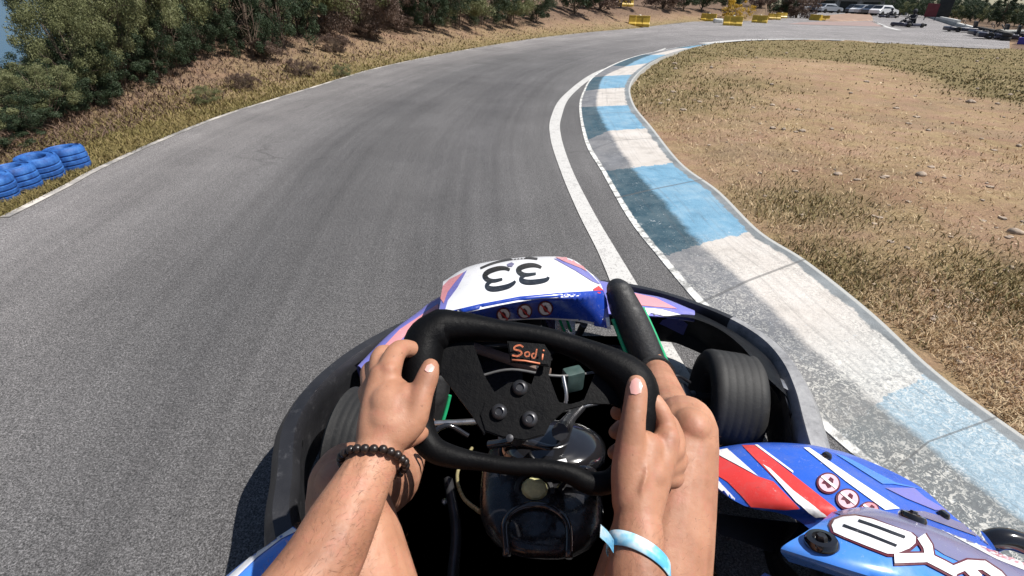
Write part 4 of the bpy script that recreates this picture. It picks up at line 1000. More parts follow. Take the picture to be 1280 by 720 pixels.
decal('side_stripe', [[(741,362),(748,358),(754,364),(756,373),(748,376)]], pb, .0024, p_red, panel)
decal('side_stripe', [[(748,377),(757,375),(761,396),(753,398)]], pb, .0024, p_purple, panel)
decal('side_stripe', [[(752,398),(761,396),(763,408),(756,409)]], pb, .0030, p_white, panel)
d1 = [(578,187),(548,176),(505,178),(450,196),(426,220),(440,245),(478,254),(532,244)]; d1b = [(470,255),(440,275),(447,298),(490,304),(560,290),(596,272),(612,256)]
d2 = [(772,172),(740,160),(700,158),(655,168),(632,185),(645,208),(680,217),(738,210)]; d2b = [(680,217),(652,232),(655,254),(700,263),(768,256),(806,245),(815,230)]
for a, b in ((d1, d1b), (d2, d2b)):
    sm_ = lambda q: [tuple(v) for v in catmull(q, 4)]
    decal('digit', [stroke_poly(sm_(Z2(a)), [3.2+3.2*math.sin(math.pi*i/28) for i in range(29)]), stroke_poly(sm_(Z2(b)), [3.2+3.4*math.sin(math.pi*i/24) for i in range(25)])], pb, .0016, p_black, panel, 3)
decal('black_strip', [stroke_poly([tuple(v) for v in catmull(Z2([(398,176),(460,150),(530,130),(600,118),(680,112),(748,118)]), 4)], 2.6)], pb, .0016, p_black, panel, 4)
decal('black_strip', [Z2([(560,152),(588,140),(606,150),(592,168),(566,166)])], pb, .0018, p_grey, panel, 4)
for cx, cy, r_ in ((629,391,9.0),(655.5,387,9.6),(681.5,383.5,9.8)):
    decal('warning_sticker', [circle_px(cx, cy, r_)], pb, .0044, p_dkred, panel, 4)
    decal('sticker_face', [circle_px(cx, cy, r_*.80)], pb, .0050, p_white, panel, 4)
    decal('sticker_symbol', [[(cx-3.5, cy-2), (cx-.5, cy-4.5), (cx+2.5, cy-1.5), (cx+.5, cy+1.5), (cx+3.5, cy+4.5), (cx-1, cy+4), (cx-2.5, cy+1)]], pb, .0057, p_dkred, panel, 4)
    decal('sticker_bar', [stroke_poly([(cx-r_*.6, cy-r_*.6), (cx+r_*.6, cy+r_*.6)], 1.8)], pb, .0064, p_red, panel, 4)
tube('panel_strut', [U(640,402,.33),U(655,425,.22),U(660,450,.1)], .010, dsteel, KART, 8)
tube('panel_strut', [U(730,405,.33),U(720,425,.22),U(715,450,.1)], .010, dsteel, KART, 8)
# pedals and small parts behind the panel
box('pedal', (.06, .012, .12), T(*U(706,412,.2), .0, -.5), steel, KART, .004); tube('pedal_return', [U(700,400,.26),U(706,416,.2)], .004, p_green, KART, 6); tube('pedal_return', [U(709,401,.26),U(714,414,.2)], .004, p_green, KART, 6)
box('master_cylinder', (.05, .11, .05), T(*U(690,408,.14), .2), steel, KART, .01)
tube('throttle_pedal', [U(800,398,.3),U(806,420,.2),U(812,450,.08)], .009, dsteel, KART, 8)
box('cross_bar', (.42, .025, .02), T(*U(600,437,.2), -.45), simple('tan_bar', (.15,.10,.08), .6, .2, 9), KART, .006)
# ---- right side pod
lower = [[(884,566,.12),(940,560,.12),(1003,563,.12),(1056,572,.10)], [(884,562,.25),(942,554,.27),(1005,555,.27),(1052,564,.235)], [(883,580,.275),(950,578,.30),(1032,578,.295),(1108,586,.235)], [(884,600,.28),(965,602,.31),(1058,606,.305),(1152,610,.235)],
         [(930,632,.28),(1000,630,.31),(1088,634,.31),(1188,642,.235)], [(1000,652,.28),(1060,655,.31),(1145,664,.31),(1238,682,.235)], [(1090,740,.28),(1150,735,.31),(1230,740,.31),(1330,756,.235)]]
pod, lb_ = shell('side_pod', [[U(*q) for q in r_] for r_ in lower], .005, p_blue, KART, 8, 5)
# outer wall of the pod down to the running board
edge_ = [(1052,564,.235),(1108,586,.235),(1152,610,.235),(1188,642,.235),(1238,682,.235),(1330,756,.235)]
bm = bmesh.new(); E_ = catmull([tuple(U(*q)) for q in edge_], 6); grid_bm(bm, [[p for p in E_], [(p[0]+.012, p[1], p[2]-.05) for p in E_], [(p[0]-.01, p[1], p[2]-.16) for p in E_]]); bmesh.ops.solidify(bm, geom=bm.faces[:], thickness=.004); obj('pod_side', bm, p_blue, pod)
Z8 = lambda pts: [(860+x/3.048, 540+y/3.048) for x, y in pts]
L1 = .0012
decal('stripe', [Z8([(82,84),(90,78),(265,170),(325,190),(425,292),(370,296),(240,285),(205,245),(150,190),(84,150)])], lb_, L1, p_red, pod)
decal('stripe', [Z8([(205,52),(256,52),(560,290),(590,335),(560,335),(500,325),(400,240),(350,200)])], lb_, L1*1.2, p_red, pod)
decal('stripe', [Z8([(92,77),(150,66),(268,172)])], lb_, L1*2, p_white, pod)
decal('stripe', [Z8([(284,126),(312,142),(400,225),(530,322),(488,326),(410,268)])], lb_, L1*2, p_white, pod)
decal('stripe', [Z8([(254,52),(266,52),(400,152),(400,160)])], lb_, L1*2, p_white, pod)
decal('stripe', [Z8([(440,62),(462,62),(620,170),(806,294),(750,300),(600,190)])], lb_, L1*1.5, p_white, pod)
decal('stripe', [Z8([(560,85),(600,96),(790,195),(905,222),(780,200),(740,200)])], lb_, L1*1.5, p_lblue, pod)
decal('stripe', [Z8([(750,215),(860,215),(900,250),(985,300),(940,300),(830,255)])], lb_, L1*1.5, p_purple, pod)
decal('stripe', [Z8([(84,165),(94,165),(208,284),(182,284),(84,200)])], lb_, L1*3, p_white, pod)
decal('stripe', [Z8([(820,300),(900,305),(990,330),(1150,390),(1290,450),(1290,540),(1100,400)])], lb_, L1*1.5, p_grey, pod)
for cx, cy, r_ in ((1035,605.5,15),(1059,625.5,15),(1086,640,13)):
    decal('warning_sticker', [circle_px(cx, cy, r_, 28, .88, .3)], lb_, .0030, p_dkred, pod, 5)
    decal('sticker_face', [circle_px(cx, cy, r_*.84, 28, .88, .3)], lb_, .0038, p_pink if cy > 630 else paint('pale_pink_print', (.72,.45,.50)), pod, 5)
    decal('sticker_symbol', [[(cx-9, cy+1), (cx-5, cy-4), (cx-1, cy-3), (cx+2, cy-7), (cx+6, cy-4), (cx+5, cy+1), (cx+1, cy+1), (cx+3, cy+6), (cx-1, cy+7), (cx-4, cy+2)]], lb_, .0046, p_dkred, pod, 5)
    decal('sticker_bar', [stroke_poly([(cx-r_*.62, cy-r_*.5), (cx+r_*.62, cy+r_*.5)], 2.6)], lb_, .0052, p_white, pod, 5)
def surf(px, py, bvh):
    d = ray(px, py).normalized(); h = bvh.ray_cast(CAM, d); n = h[1] if h[1].dot(d) < 0 else -h[1]; return h[0], n
def knob(px, py, r_m, bvh, par, big=True):
    p, n = surf(px, py, bvh)
    if big:
        disc('bolt', p+n*.001, n, [(r_m*.4,0),(r_m,0),(r_m,.004),(r_m*.86,.009),(r_m*.55,.010),(r_m*.50,.005),(.001,.005)], blackg, par, 28)
        disc('bolt_head', p+n*.006, n, [(.001,0),(r_m*.34,0),(r_m*.34,.006),(r_m*.26,.009),(.001,.009)], dsteel, par, 6)
    else: disc('bolt', p+n*.001, n, [(.001,0),(r_m,0),(r_m,.004),(r_m*.7,.009),(.001,.010)], blackg, par, 18)
knob(1032.5, 572, .009, lb_, pod, False)
upper = [[(1040,640,.33),(1082,634,.335),(1130,646,.335),(1200,672,.32),(1300,712,.28)], [(1026,652,.375),(1078,646,.385),(1134,657,.385),(1206,684,.365),(1305,730,.32)], [(1002,668,.385),(1068,674,.40),(1134,690,.40),(1208,715,.375),(1300,760,.335)],
         [(976,686,.38),(1040,706,.395),(1110,728,.395),(1190,758,.375),(1270,800,.335)], [(986,702,.33),(1044,720,.34),(1110,742,.34),(1186,774,.33),(1260,820,.30)]]
up_o, ub_ = shell('pod_top_panel', [[U(*q) for q in r_] for r_ in upper], .005, p_lblue, KART, 8, 5)
decal('stripe', [[(1042,640.5),(1084,634.5),(1130,646),(1200,672),(1298,713),(1298,745),(1230,716),(1180,694),(1140,668),(1100,656),(1060,648)]], ub_, L1, p_grey, up_o)
decal('stripe', [[(1160,655),(1200,664),(1250,690),(1300,716),(1300,722),(1245,700)]], ub_, L1*1.6, p_white, up_o)
decal('stripe', [[(1205,672),(1240,684),(1300,710),(1300,716),(1240,694)]], ub_, L1*1.6, p_pink, up_o)
def zig(pts, wd): return stroke_poly(Z8(pts), wd)
big8 = [(548,362),(560,342),(592,330),(640,326),(700,338),(780,366),(845,388),(864,405),(862,428),(838,448),(790,468),(756,468),(680,440),(600,408),(556,388)]
def grow(pts, k):
    cx = sum(p[0] for p in pts)/len(pts); cy = sum(p[1] for p in pts)/len(pts)
    return [(cx+(x-cx)*(1+k)+0, cy+(y-cy)*(1+k*1.8)) for x, y in pts]
xs = [[(782,486),(842,484),(908,482),(968,512),(1020,540)], [(884,402),(908,440),(914,480)], [(1010,528),(1060,508),(1120,512),(1175,549),(1210,590)], [(1100,560),(1060,520)]]
decal('letter_outline', [Z8(grow(big8, .075))], ub_, .0020, p_dkred, up_o)
decal('letter_outline', [zig(p, 17) for p in xs], ub_, .0023, p_dkred, up_o)
decal('letter', [Z8(big8)], ub_, .0030, p_white, up_o)
decal('letter', [zig(p, 11.5) for p in xs], ub_, .0033, p_white, up_o)
decal('letter_gap', [zig([(650,346),(720,370),(822,408)], 3.2), zig([(592,364),(690,400),(790,440)], 3.2)], ub_, .0042, p_black, up_o)
knob(1027, 680, .022, ub_, up_o); knob(1140, 650, .019, ub_, up_o); knob(1178, 645.5, .010, lb_ , pod, False)
obj_dark = skirt('pod_bracket', [U(886,640,.20),U(930,646,.20),U(985,652,.20),U(1030,655,.20)], [U(900,668,.18),U(925,676,.18),U(962,690,.18),U(990,700,.18)], black, .02)
skirt('pod_liner', [U(1000,655,.27),U(990,670,.27),U(975,690,.27),U(1000,720,.27),U(1060,760,.27)], [U(960,650,.06),U(955,680,.06),U(960,710,.06),U(985,760,.06),U(1040,820,.06)], black, .008)
tube('rear_bumper_bar', [U(1236,677,.30),U(1252,673,.31),U(1275,678,.31),U(1330,700,.30),U(1420,760,.28)], .017, blackg, KART, 14, 5)
skirt('pod_lip', [U(956,716,.33),U(985,730,.33),U(1040,760,.33)], [U(945,724,.30),U(970,745,.30),U(1020,790,.30)], p_lblue, .004)
# ---- left side pod
lp = [[(372,664,.10),(330,688,.10),(290,716,.10),(230,770,.10)], [(366,658,.24),(332,684,.25),(294,712,.25),(225,775,.24)], [(385,672,.27),(352,696,.28),(316,726,.28),(262,790,.28)], [(430,700,.26),(400,735,.27),(370,780,.27),(330,850,.27)]]
lpod, lpb = shell('side_pod', [[U(*q) for q in r_] for r_ in lp], .005, p_lblue, KART, 6, 5)
decal('stripe', [[(372,664),(352,674),(322,697),(290,728),(283,724),(318,692),(350,670),(366,660)]], lpb, .0012, p_white, lpod)
# ---- steering wheel
SC = D(643, 520, .675); SN = Vector((.0, -.60, .80)).normalized()
def SW(px, py, off=0.0): return PL(px, py, SC+SN*off, SN)
SWH = bpy.data.objects.new('steering_wheel', None); C.objects.link(SWH); SWH.parent = KART; SWH.empty_display_size = .05
top = [(552,409,.0265),(584,409,.0205),(625,414,.0160),(675,421,.0150),(725,436,.0165),(766,457,.024),(792,478,.0285),(800,508,.026),(797,545,.0215),(786,578,.0185),(766,600,.0155),(738,604,.0150),(712,592,.0135),(680,585,.0120),(640,583,.0115),(600,577,.0120),(566,571,.0150),(540,560,.0175),(526,536,.0195),(524,500,.021),(526,456,.027),(532,426,.0285)]
rp2 = catmull([(*SW(x, y), r_) for x, y, r_ in top+[top[0]]], 5)[:-1]
bm = bmesh.new(); tube_bm(bm, [q[:3] for q in rp2], [q[3]*(1.02 if q[2] > SC.z else .95) for q in rp2], 16, False, 1.0, True); obj('rim', bm, rubber, SWH)
def plate(name, outline, th, mat, par, off=0, bev=.0015):
    bm = bmesh.new(); bot = [bm.verts.new(SW(x, y, off-th)) for x, y in outline]; tp_ = [bm.verts.new(SW(x, y, off-th)+SN*th) for x, y in outline]; n = len(outline)
    bm.faces.new(tp_); bm.faces.new(bot[::-1])
    for k in range(n): bm.faces.new((bot[k], bot[(k+1) % n], tp_[(k+1) % n], tp_[k]))
    es = [e_ for e_ in bm.edges if abs((e_.verts[0].co-e_.verts[1].co).dot(SN)) < 1e-5]
    if bev: bmesh.ops.bevel(bm, geom=es, offset=bev, segments=2, affect='EDGES')
    bmesh.ops.triangulate(bm, faces=[f for f in bm.faces if len(f.verts) > 4]); return obj(name, bm, mat, par, True, 30)
plate('hub_plate', [(618,492),(636,480),(655,478),(672,486),(684,505),(688,530),(680,545),(655,552),(628,548),(606,540),(600,520),(606,504)], .010, rubber, SWH)
plate('spoke', [(548,405),(590,415),(592,436),(604,470),(620,494),(618,530),(605,545),(590,520),(560,480),(536,450),(532,420)], .008, rubber, SWH, -.002)
plate('spoke', [(770,450),(800,480),(800,520),(762,505),(736,504),(706,512),(688,530),(676,520),(684,500),(712,508),(730,503),(738,480),(748,455)], .008, rubber, SWH, -.0025)
plate('spoke', [(660,425),(692,432),(690,452),(684,470),(692,492),(700,506),(684,512),(660,490),(668,470),(677,455),(664,444)], .006, rubber, SWH, -.003)
plate('spoke', [(560,408),(600,412),(700,420),(760,440),(770,456),(730,444),(700,436),(690,446),(676,446),(650,430),(600,420),(588,424)], .006, rubber, SWH, -.001)
for x, y in ((650,485),(624,515),(662,524)):
    disc('bolt', SW(x, y, .001), SN, [(.001,0),(.0105,0),(.0105,.003),(.0085,.0055),(.0055,.0065),(.0045,.004),(.001,.004)], dsteel, SWH, 18)
disc('bolt', SW(637,548, .001), SN, [(.001,0),(.005,0),(.005,.003),(.001,.004)], dsteel, SWH, 10)
# maker's script on the top spoke
so_ = lambda pts, w_: stroke_poly([tuple(v) for v in catmull(pts, 4)], w_)
bm = bmesh.new(); polys = [so_([(654,434),(650,431.5),(644,433),(643,436.5),(650,438.5),(652,442),(647,445),(640,444)], 2.2), so_([(659,439.5),(656,442),(657.5,445.5),(661.5,444.5),(661.5,441),(659,439.5)], 1.8), so_([(668,441.5),(665,443),(665.5,447),(669,446.5),(671,436)], 1.8)]
for pl in polys:
    n = len(pl); vs_ = [bm.verts.new(SW(x, y, .0235)) for x, y in pl]; h_ = n//2
    for k in range(h_-1): bm.faces.new((vs_[k], vs_[k+1], vs_[n-2-k], vs_[n-1-k]))
bmesh.ops.solidify(bm, geom=bm.faces[:], thickness=.0012); logo_m = simple('orange_logo', (.62,.20,.10), .4, .1, 20)
for pts in ([SW(678.5,442.5,.024),SW(677.5,450,.024)], [SW(679.4,437.4,.024),SW(679.2,439.2,.024)], [SW(640,450,.024),SW(656,451,.024),SW(675,454.5,.024)]): tube_bm(bm, pts, .0012, 8)
obj('logo', bm, logo_m, SWH)
plate('logo_bar', [(634,428),(680,432),(688,444),(686,459),(638,454)], .008, rubber, SWH, .014)
# column
tube('steering_column', [SW(645,520,-.012), SW(645,520,-.012)+Vector((.01, .16, -.22)), U(660,505,.12)], .016, dsteel, KART, 12)
tube('column_support', [SW(700,540,-.05), U(715,520,.25), U(735,500,.08)], .012, dsteel, KART, 10)
# ---- fuel tank and glossy column shroud between the legs
def loft_tank(name, secs, mat, parent, n=28):
    bm = bmesh.new(); rows = []
    for c, rx, ry, k, ax, ay in secs:
        r_ = []
        for i in range(n):
            a = 2*math.pi*i/n; ca, sa = math.cos(a), math.sin(a)
            s_ = (abs(ca)**k+abs(sa)**k)**(-1/k); r_.append(Vector(c)+Vector(ax)*(rx*ca*s_)+Vector(ay)*(ry*sa*s_))
        rows.append(r_)
    sm_ = []
    for cidx in range(n): sm_.append(catmull([tuple(r_[cidx]) for r_ in rows], 5))
    R_ = [[sm_[c_][i] for c_ in range(n)] for i in range(len(sm_[0]))]
    V = grid_bm(bm, R_, closed_u=True, uv=False); bm.faces.new(V[0]); bm.faces.new(V[-1][::-1]); return obj(name, bm, mat, parent, True, 60)
X_ = (1, 0, 0); A_ = Vector((0, .78, .62))
tank_m = NT('scuffed_gloss_black'); co = tank_m.coord(); tank_m.color(tank_m.mix(tank_m.ramp(tank_m.noise(24, 6, .85, co), [(.54, 0.0), (.72, .6)]), (.010,.010,.012), (.075,.07,.062))); tank_m.rough(tank_m.ramp(tank_m.noise(18, 5, .8, co), [(.4, .13), (.65, .48)])); tank_m.bump(tank_m.noise(12, 3, .6, co), .35, .01); tank_m = tank_m.m
tank = loft_tank('fuel_tank', [(U(676,600,.10),.085,.10,3.2,X_,(0,1,0)), (U(676,600,.16),.10,.125,3.2,X_,(0,1,0)), (U(676,606,.24),.108,.135,3.0,X_,(0,1,0)), (U(676,610,.30),.106,.13,2.8,X_,(0,1,0)), (U(676,618,.335),.092,.11,2.6,X_,(0,1,0)), (U(674,625,.350),.06,.075,2.4,X_,(0,1,0)), (U(672,630,.352),.02,.03,2,X_,(0,1,0))], tank_m, KART)
p = U(668,612,.35); disc('filler_collar', p+Vector((0,0,-.015)), (0,-.2,1), [(.001,0),(.036,0),(.038,.010),(.032,.018),(.026,.018),(.024,.008),(.001,.008)], black, tank, 28)
cap_m = simple('yellow_cap', (.50,.48,.24), .5, .35, 60, .5, 120)
disc('filler_cap', p+Vector((0,0,-.006)), (0,-.2,1), [(.001,0),(.021,0),(.022,.008),(.018,.016),(.010,.019),(.001,.018)], cap_m, tank, 14)
bm = bmesh.new(); c = U(672,668,.352)
q = catmull([(c.x-.045, c.y-.03, c.z-.008), (c.x-.048, c.y+.02, c.z+.0), (c.x-.02, c.y+.045, c.z+.003), (c.x+.02, c.y+.045, c.z+.003), (c.x+.046, c.y+.02, c.z), (c.x+.045, c.y-.03, c.z-.008)], 6)
tube_bm(bm, q, .006, 10); obj('tank_ridge', bm, blackg, tank)
sh = loft_tank('column_shroud', [(U(690,566,.14),.10,.06,2.6,X_,(0,1,0)), (U(690,562,.26),.105,.075,2.6,X_,(0,1,0)), (U(690,560,.34),.098,.07,2.5,X_,(0,1,0)), (U(692,556,.385),.075,.055,2.3,X_,(0,1,0)), (U(694,554,.40),.03,.025,2,X_,(0,1,0))], blackg, KART)
tube('shroud_rib', [U(612,556,.37),U(650,552,.40),U(690,562,.395),U(716,556,.39),U(742,574,.365)], .008, blackg, KART, 10, 5)
tube('fuel_hose', [U(700,610,.36),U(716,590,.40),U(738,588,.40),U(746,604,.37),U(742,640,.30)], .006, blackg, KART, 10, 6)
tube('fuel_hose', [U(585,545,.33),U(560,532,.35),U(540,545,.34),U(545,570,.30)], .005, blackg, KART, 10, 6)
box('tank_label', (.022, .03, .002), T(*U(703,586,.406), .3, .3), p_white, KART, .0008)
box('tank_strap', (.02, .2, .006), T(*U(634,612,.345), .1, .2), black, KART, .002)
# ---- cables, bolts and welded tabs seen between the spokes
tube('pedal_loop', [U(672,458,.30),U(680,475,.26),U(690,500,.24),U(702,512,.24),U(708,496,.27),U(704,470,.30)], .0045, steel, KART, 8, 5)
tube('clutch_cable', [U(600,470,.22),U(640,462,.24),U(700,470,.23),U(760,462,.2),U(800,452,.2)], .0035, simple('grey_cable', (.10,.10,.10), .5, .2, 20), KART, 8, 6)
box('floor_mat', (.16, .2, .006), T(*U(620,470,.055), .1), simple('chequer_plate', (.10,.10,.105), .4, .3, 90, .6, 140, metal=.7), KART, .002)
box('spring_bracket', (.05, .035, .06), T(*U(716,474,.2), .4), simple('teal_grey', (.04,.07,.065), .5, .3, 30), KART, .006)
for px, py, z in ((556,628,.07),(570,700,.07),(772,640,.07),(560,560,.07)): disc('floor_bolt', U(px, py, z-.02), (0,0,1), [(.001,0),(.008,0),(.008,.006),(.001,.009)], steel, KART, 6)
tube('seat_stay', [U(560,600,.09),U(570,660,.10),U(566,720,.12),U(560,780,.14)], .011, dsteel, KART, 10, 4)
tube('fuel_line', [U(600,640,.30),U(578,620,.22),U(572,590,.14),U(590,560,.12)], .004, simple('clear_hose', (.30,.26,.14), .3, .2, 20), KART, 8, 6)
# ---- seat
seat_m = simple('seat_shell', (.010,.010,.011), .45, .3, 7)
def seat():
    rows = []
    for y, z, w_, d in ((.46,.13,.15,.01),(.34,.10,.18,.06),(.18,.09,.20,.12),(.02,.11,.205,.16),(-.10,.22,.205,.15),(-.17,.38,.20,.12),(-.215,.54,.185,.08),(-.235,.64,.15,.04)):
        tilt_ = min(1, max(0, (.1-y)/.25)); r_ = []
        for i in range(-5, 6):
            a = i/5; r_.append((.01+a*w_, y+tilt_*d*abs(a)**2.5, z+(1-tilt_)*d*abs(a)**2.5))
        rows.append(r_)
    return rows
so2, _ = shell('seat', seat(), .008, seat_m, KART, 2, 3)
box('engine_block', (.2, .26, .2), T(.42, .05, .2), dsteel, KART, .02)
for k in range(5): box('cooling_fin', (.16, .012, .07), T(.42, -.03+k*.035, .33), steel, KART, .003)
# ================================================================== DRIVER
skin = NT('skin'); co = skin.coord()
n1 = skin.noise(11, 5, .6, co); n2 = skin.noise(90, 4, .7, co)
sc_ = skin.ramp(n1, [(.3, (.25,.112,.064)), (.5, (.37,.178,.105)), (.7, (.47,.245,.155))])
n3_ = skin.noise(34, 4, .7, co, .6); sc_ = skin.mix(skin.ramp(n2, [(.52, 0.0), (.7, .35)]), sc_, (.34,.15,.095)); sc_ = skin.mix(skin.ramp(n3_, [(.50, 0.0), (.72, .55)]), sc_, (.42,.16,.11)); sc_ = skin.mix(skin.ramp(skin.noise(150, 2, .5, co), [(.70, 0.0), (.74, .6)]), sc_, (.20,.09,.05)); skin.color(sc_); skin.rough(skin.ramp(n2, [(.3, .5), (.7, .7)]))
skin.b.inputs['Subsurface Weight'].default_value = .12; skin.b.inputs['Subsurface Radius'].default_value = (.012, .005, .003); skin.b.inputs['Subsurface Scale'].default_value = .6
skin.bump(skin.math('ADD', n2, skin.noise(240, 3, .7, co)), .22, .0015); skin = skin.m
def cone_chain(bm, pts, seg=20):
    """round cones joining spheres: pts = [(Vector, r)]"""
    for (a, ra), (b, rb) in zip(pts, pts[1:]):
        a, b = Vector(a), Vector(b); d = b-a; L = d.length; m_ = frame(a, d); prof = []
        for k in range(7):
            t_ = math.pi/2*k/6; prof.append((max(1e-4, ra*math.sin(t_)), -ra*math.cos(t_)))
        for k in range(7):
            t_ = math.pi/2*k/6; prof.append((max(1e-4, rb*math.cos(t_)), L+rb*math.sin(t_)))
        r_ = lathe_bm(bm, prof, seg, m_); bm.faces.new(r_[0][::-1]); bm.faces.new(r_[-1])
def chain(bm, pts, n=3):
    q = catmull([(*Vector(p), r) for p, r in pts], n); cone_chain(bm, [(x[:3], x[3]) for x in q])
def ell(bm, c, r, rot=None):
    g = bmesh.ops.create_icosphere(bm, subdivisions=3, radius=1.0); R_ = rot or Matrix.Identity(4)
    for v in g['verts']: v.co = Vector(c) + (R_.to_3x3() @ Vector((v.co.x*r[0], v.co.y*r[1], v.co.z*r[2])))
def remesh(name, bm, vox, it, fac, mat, parent):
    bmesh.ops.recalc_face_normals(bm, faces=bm.faces[:])
    me = bpy.data.meshes.new('tmp'); bm.to_mesh(me); bm.free(); o = bpy.data.objects.new('tmp', me); C.objects.link(o)
    m_ = o.modifiers.new('r', 'REMESH'); m_.mode = 'VOXEL'; m_.voxel_size = vox; m_.use_smooth_shade = True
    s_ = o.modifiers.new('s', 'SMOOTH'); s_.factor = fac; s_.iterations = it
    dg = bpy.context.evaluated_depsgraph_get(); me2 = bpy.data.meshes.new_from_object(o.evaluated_get(dg)); bpy.data.objects.remove(o); me2.name = name
    me2.materials.clear(); return link(name, me2, mat, parent, True)
PERSON = empty('person', (0, 0, 0), 0, 'bare armed driver of the foreground kart gripping the wheel, beaded bracelet and blue wristband', 'person')
bm = bmesh.new()
# torso
chain(bm, [((-.07,.10,.22),.115),((-.03,.03,.40),.125),((-.05,-.05,.58),.125),((-.08,-.10,.74),.095)]); chain(bm, [((.09,.10,.22),.115),((.05,.03,.40),.125),((.05,-.05,.58),.125),((.08,-.10,.74),.095)])
chain(bm, [((-.17,-.11,.78),.065),((0,-.12,.80),.07),((.17,-.11,.78),.065)]); chain(bm, [((0,-.13,.78),.06),((0,-.16,.90),.055),((0,-.17,.96),.07)])
ell(bm, (0,-.175,.985), (.075,.095,.115)); ell(bm, (0,-.085,.97), (.013,.02,.018)); ell(bm, (0,-.10,.925), (.04,.03,.03))
for s in (-1, 1): ell(bm, (s*.077,-.175,.975), (.012,.025,.032))
# left arm
LW = D(473, 566, .585)
sL = Vector((-.19,-.11,.77)); eL = Vector((-.235,.15,.545)); 
fl = D(396, 714, .50)
chain(bm, [(sL,.06),((sL+eL)/2+Vector((-.01,0,.0)),.05),(eL,.040),(eL.lerp(fl,.5),.042),(fl,.0395),(fl.lerp(LW,.35),.0365),(fl.lerp(LW,.72),.0305),(LW,.0275)])
# left hand (depth metres along the axis; px positions from the photograph)
def H(px, py, d): return D(px, py, d)
chain(bm, [(LW,.0270),(H(481,545,.595),.0265),(H(487,522,.605),.027),(H(480,500,.620),.022)])
chain(bm, [(LW,.0260),(H(472,535,.600),.024),(H(474,500,.620),.021),(H(478,472,.632),.0175)])
chain(bm, [(H(478,550,.590),.024),(H(498,528,.600),.024),(H(506,500,.612),.021)])
chain(bm, [(H(490,545,.592),.022),(H(512,527,.600),.020),(H(522,505,.604),.0165),(H(528,488,.610),.0145),(H(535,470,.618),.0135),(H(538,459,.624),.0110)],3)  # thumb
ell(bm, H(490,515,.608), (.030,.040,.024))
ell(bm, H(489,500,.612), (.026,.034,.022))
for (mcp, pip, dip, tip, r_) in ((H(487,461,.636),H(499,437,.664),H(522,440,.695),H(536,462,.705),.0118),(H(475,468,.644),H(478,443,.682),H(500,448,.716),H(520,470,.724),.0120),(H(466,481,.646),H(464,462,.690),H(486,468,.725),H(510,488,.730),.0115),(H(463,497,.640),H(460,488,.684),H(480,498,.720),H(504,512,.722),.0105)):
    chain(bm, [(mcp.lerp(H(480,530,.600),.4), r_*1.35),(mcp, r_*1.3),(pip, r_*1.08),(dip, r_*.95),(tip, r_*.85)], 3)
chain(bm, [(H(505,548,.61),.014),(H(520,545,.628),.0105),(H(528,541,.64),.0085)])     # little finger tip showing under the rim
for a_, b_ in (((478,545,.575),(486,470,.622)),((472,545,.577),(475,474,.630)),((466,545,.582),(467,486,.636))):
    p0, p1 = H(*a_), H(*b_); chain(bm, [(p0, .004), (p0.lerp(p1, .5)+Vector((0,-.001,.0015)), .0042), (p1, .006)], 3)
for px_, py_, d_ in ((487,461,.626),(475,467,.634),(466,480,.637)): ell(bm, H(px_, py_, d_), (.0105,.0105,.009))
# right arm
RW = D(797, 655, .600)
sR = Vector((.19,-.11,.77)); eR = Vector((.155,.10,.475)); fr = D(797, 745, .545)
chain(bm, [(sR,.06),((sR+eR)/2+Vector((.02,0,0)),.05),(eR,.042),(eR.lerp(fr,.5),.043),(fr,.0355),(fr.lerp(RW,.5),.0315),(RW,.0285)])
chain(bm, [(RW,.0275),(H(797,620,.615),.0275),(H(798,590,.628),.0275),(H(805,562,.640),.024)])
chain(bm, [(RW,.0255),(H(810,615,.620),.0235),(H(824,580,.640),.020),(H(833,548,.655),.0175)])
ell(bm, H(806,585,.636), (.030,.038,.026))
chain(bm, [(H(788,628,.610),.022),(H(786,590,.620),.0215),(H(788,556,.626),.0185),(H(791,528,.630),.0158),(H(794,506,.638),.0148),(H(795.5,489,.644),.0140),(H(795.5,480,.648),.0118)],3)  # thumb up
for (mcp, pip, dip, tip, r_) in ((H(834,543,.664),H(817,503,.676),H(791,498,.712),H(772,516,.722),.0120),(H(843,556,.676),H(829,522,.704),H(796,520,.738),H(770,540,.732),.0122),(H(846,575,.680),H(832,548,.716),H(797,548,.744),H(768,566,.730),.0118),(H(843,596,.676),H(828,578,.714),H(796,580,.735),H(768,592,.718),.0105)):
    chain(bm, [(mcp.lerp(H(808,600,.635),.4), r_*1.35),(mcp, r_*1.28),(pip, r_*1.08),(dip, r_*.95),(tip, r_*.88)], 3)
def vein(pts, r_=.0032): chain(bm, [(Vector(p), r_*(1 if 0 < i < len(pts)-1 else .5)) for i, p in enumerate(pts)], 4)
upv = lambda v: Vector((0, 0, v))
vein([fl.lerp(LW, .1)+Vector((-.014,.0,.0325)), fl.lerp(LW, .4)+Vector((-.004,0,.0315)), fl.lerp(LW, .7)+Vector((-.010,0,.0275)), LW+Vector((-.004,-.004,.0245))])
vein([fl.lerp(LW, .5)+Vector((.010,-.006,.0300)), fl.lerp(LW, .8)+Vector((.004,-.006,.0265)), LW+Vector((.006,-.006,.0235))])
vein([H(478,548,.570), H(482,525,.5785), H(479,505,.590), H(484,485,.606)], .0026); vein([H(482,525,.5785), H(492,508,.586), H(497,492,.594)], .0024)
vein([H(806,640,.5895), H(802,615,.5905), H(808,592,.600), H(805,570,.612)], .0017)
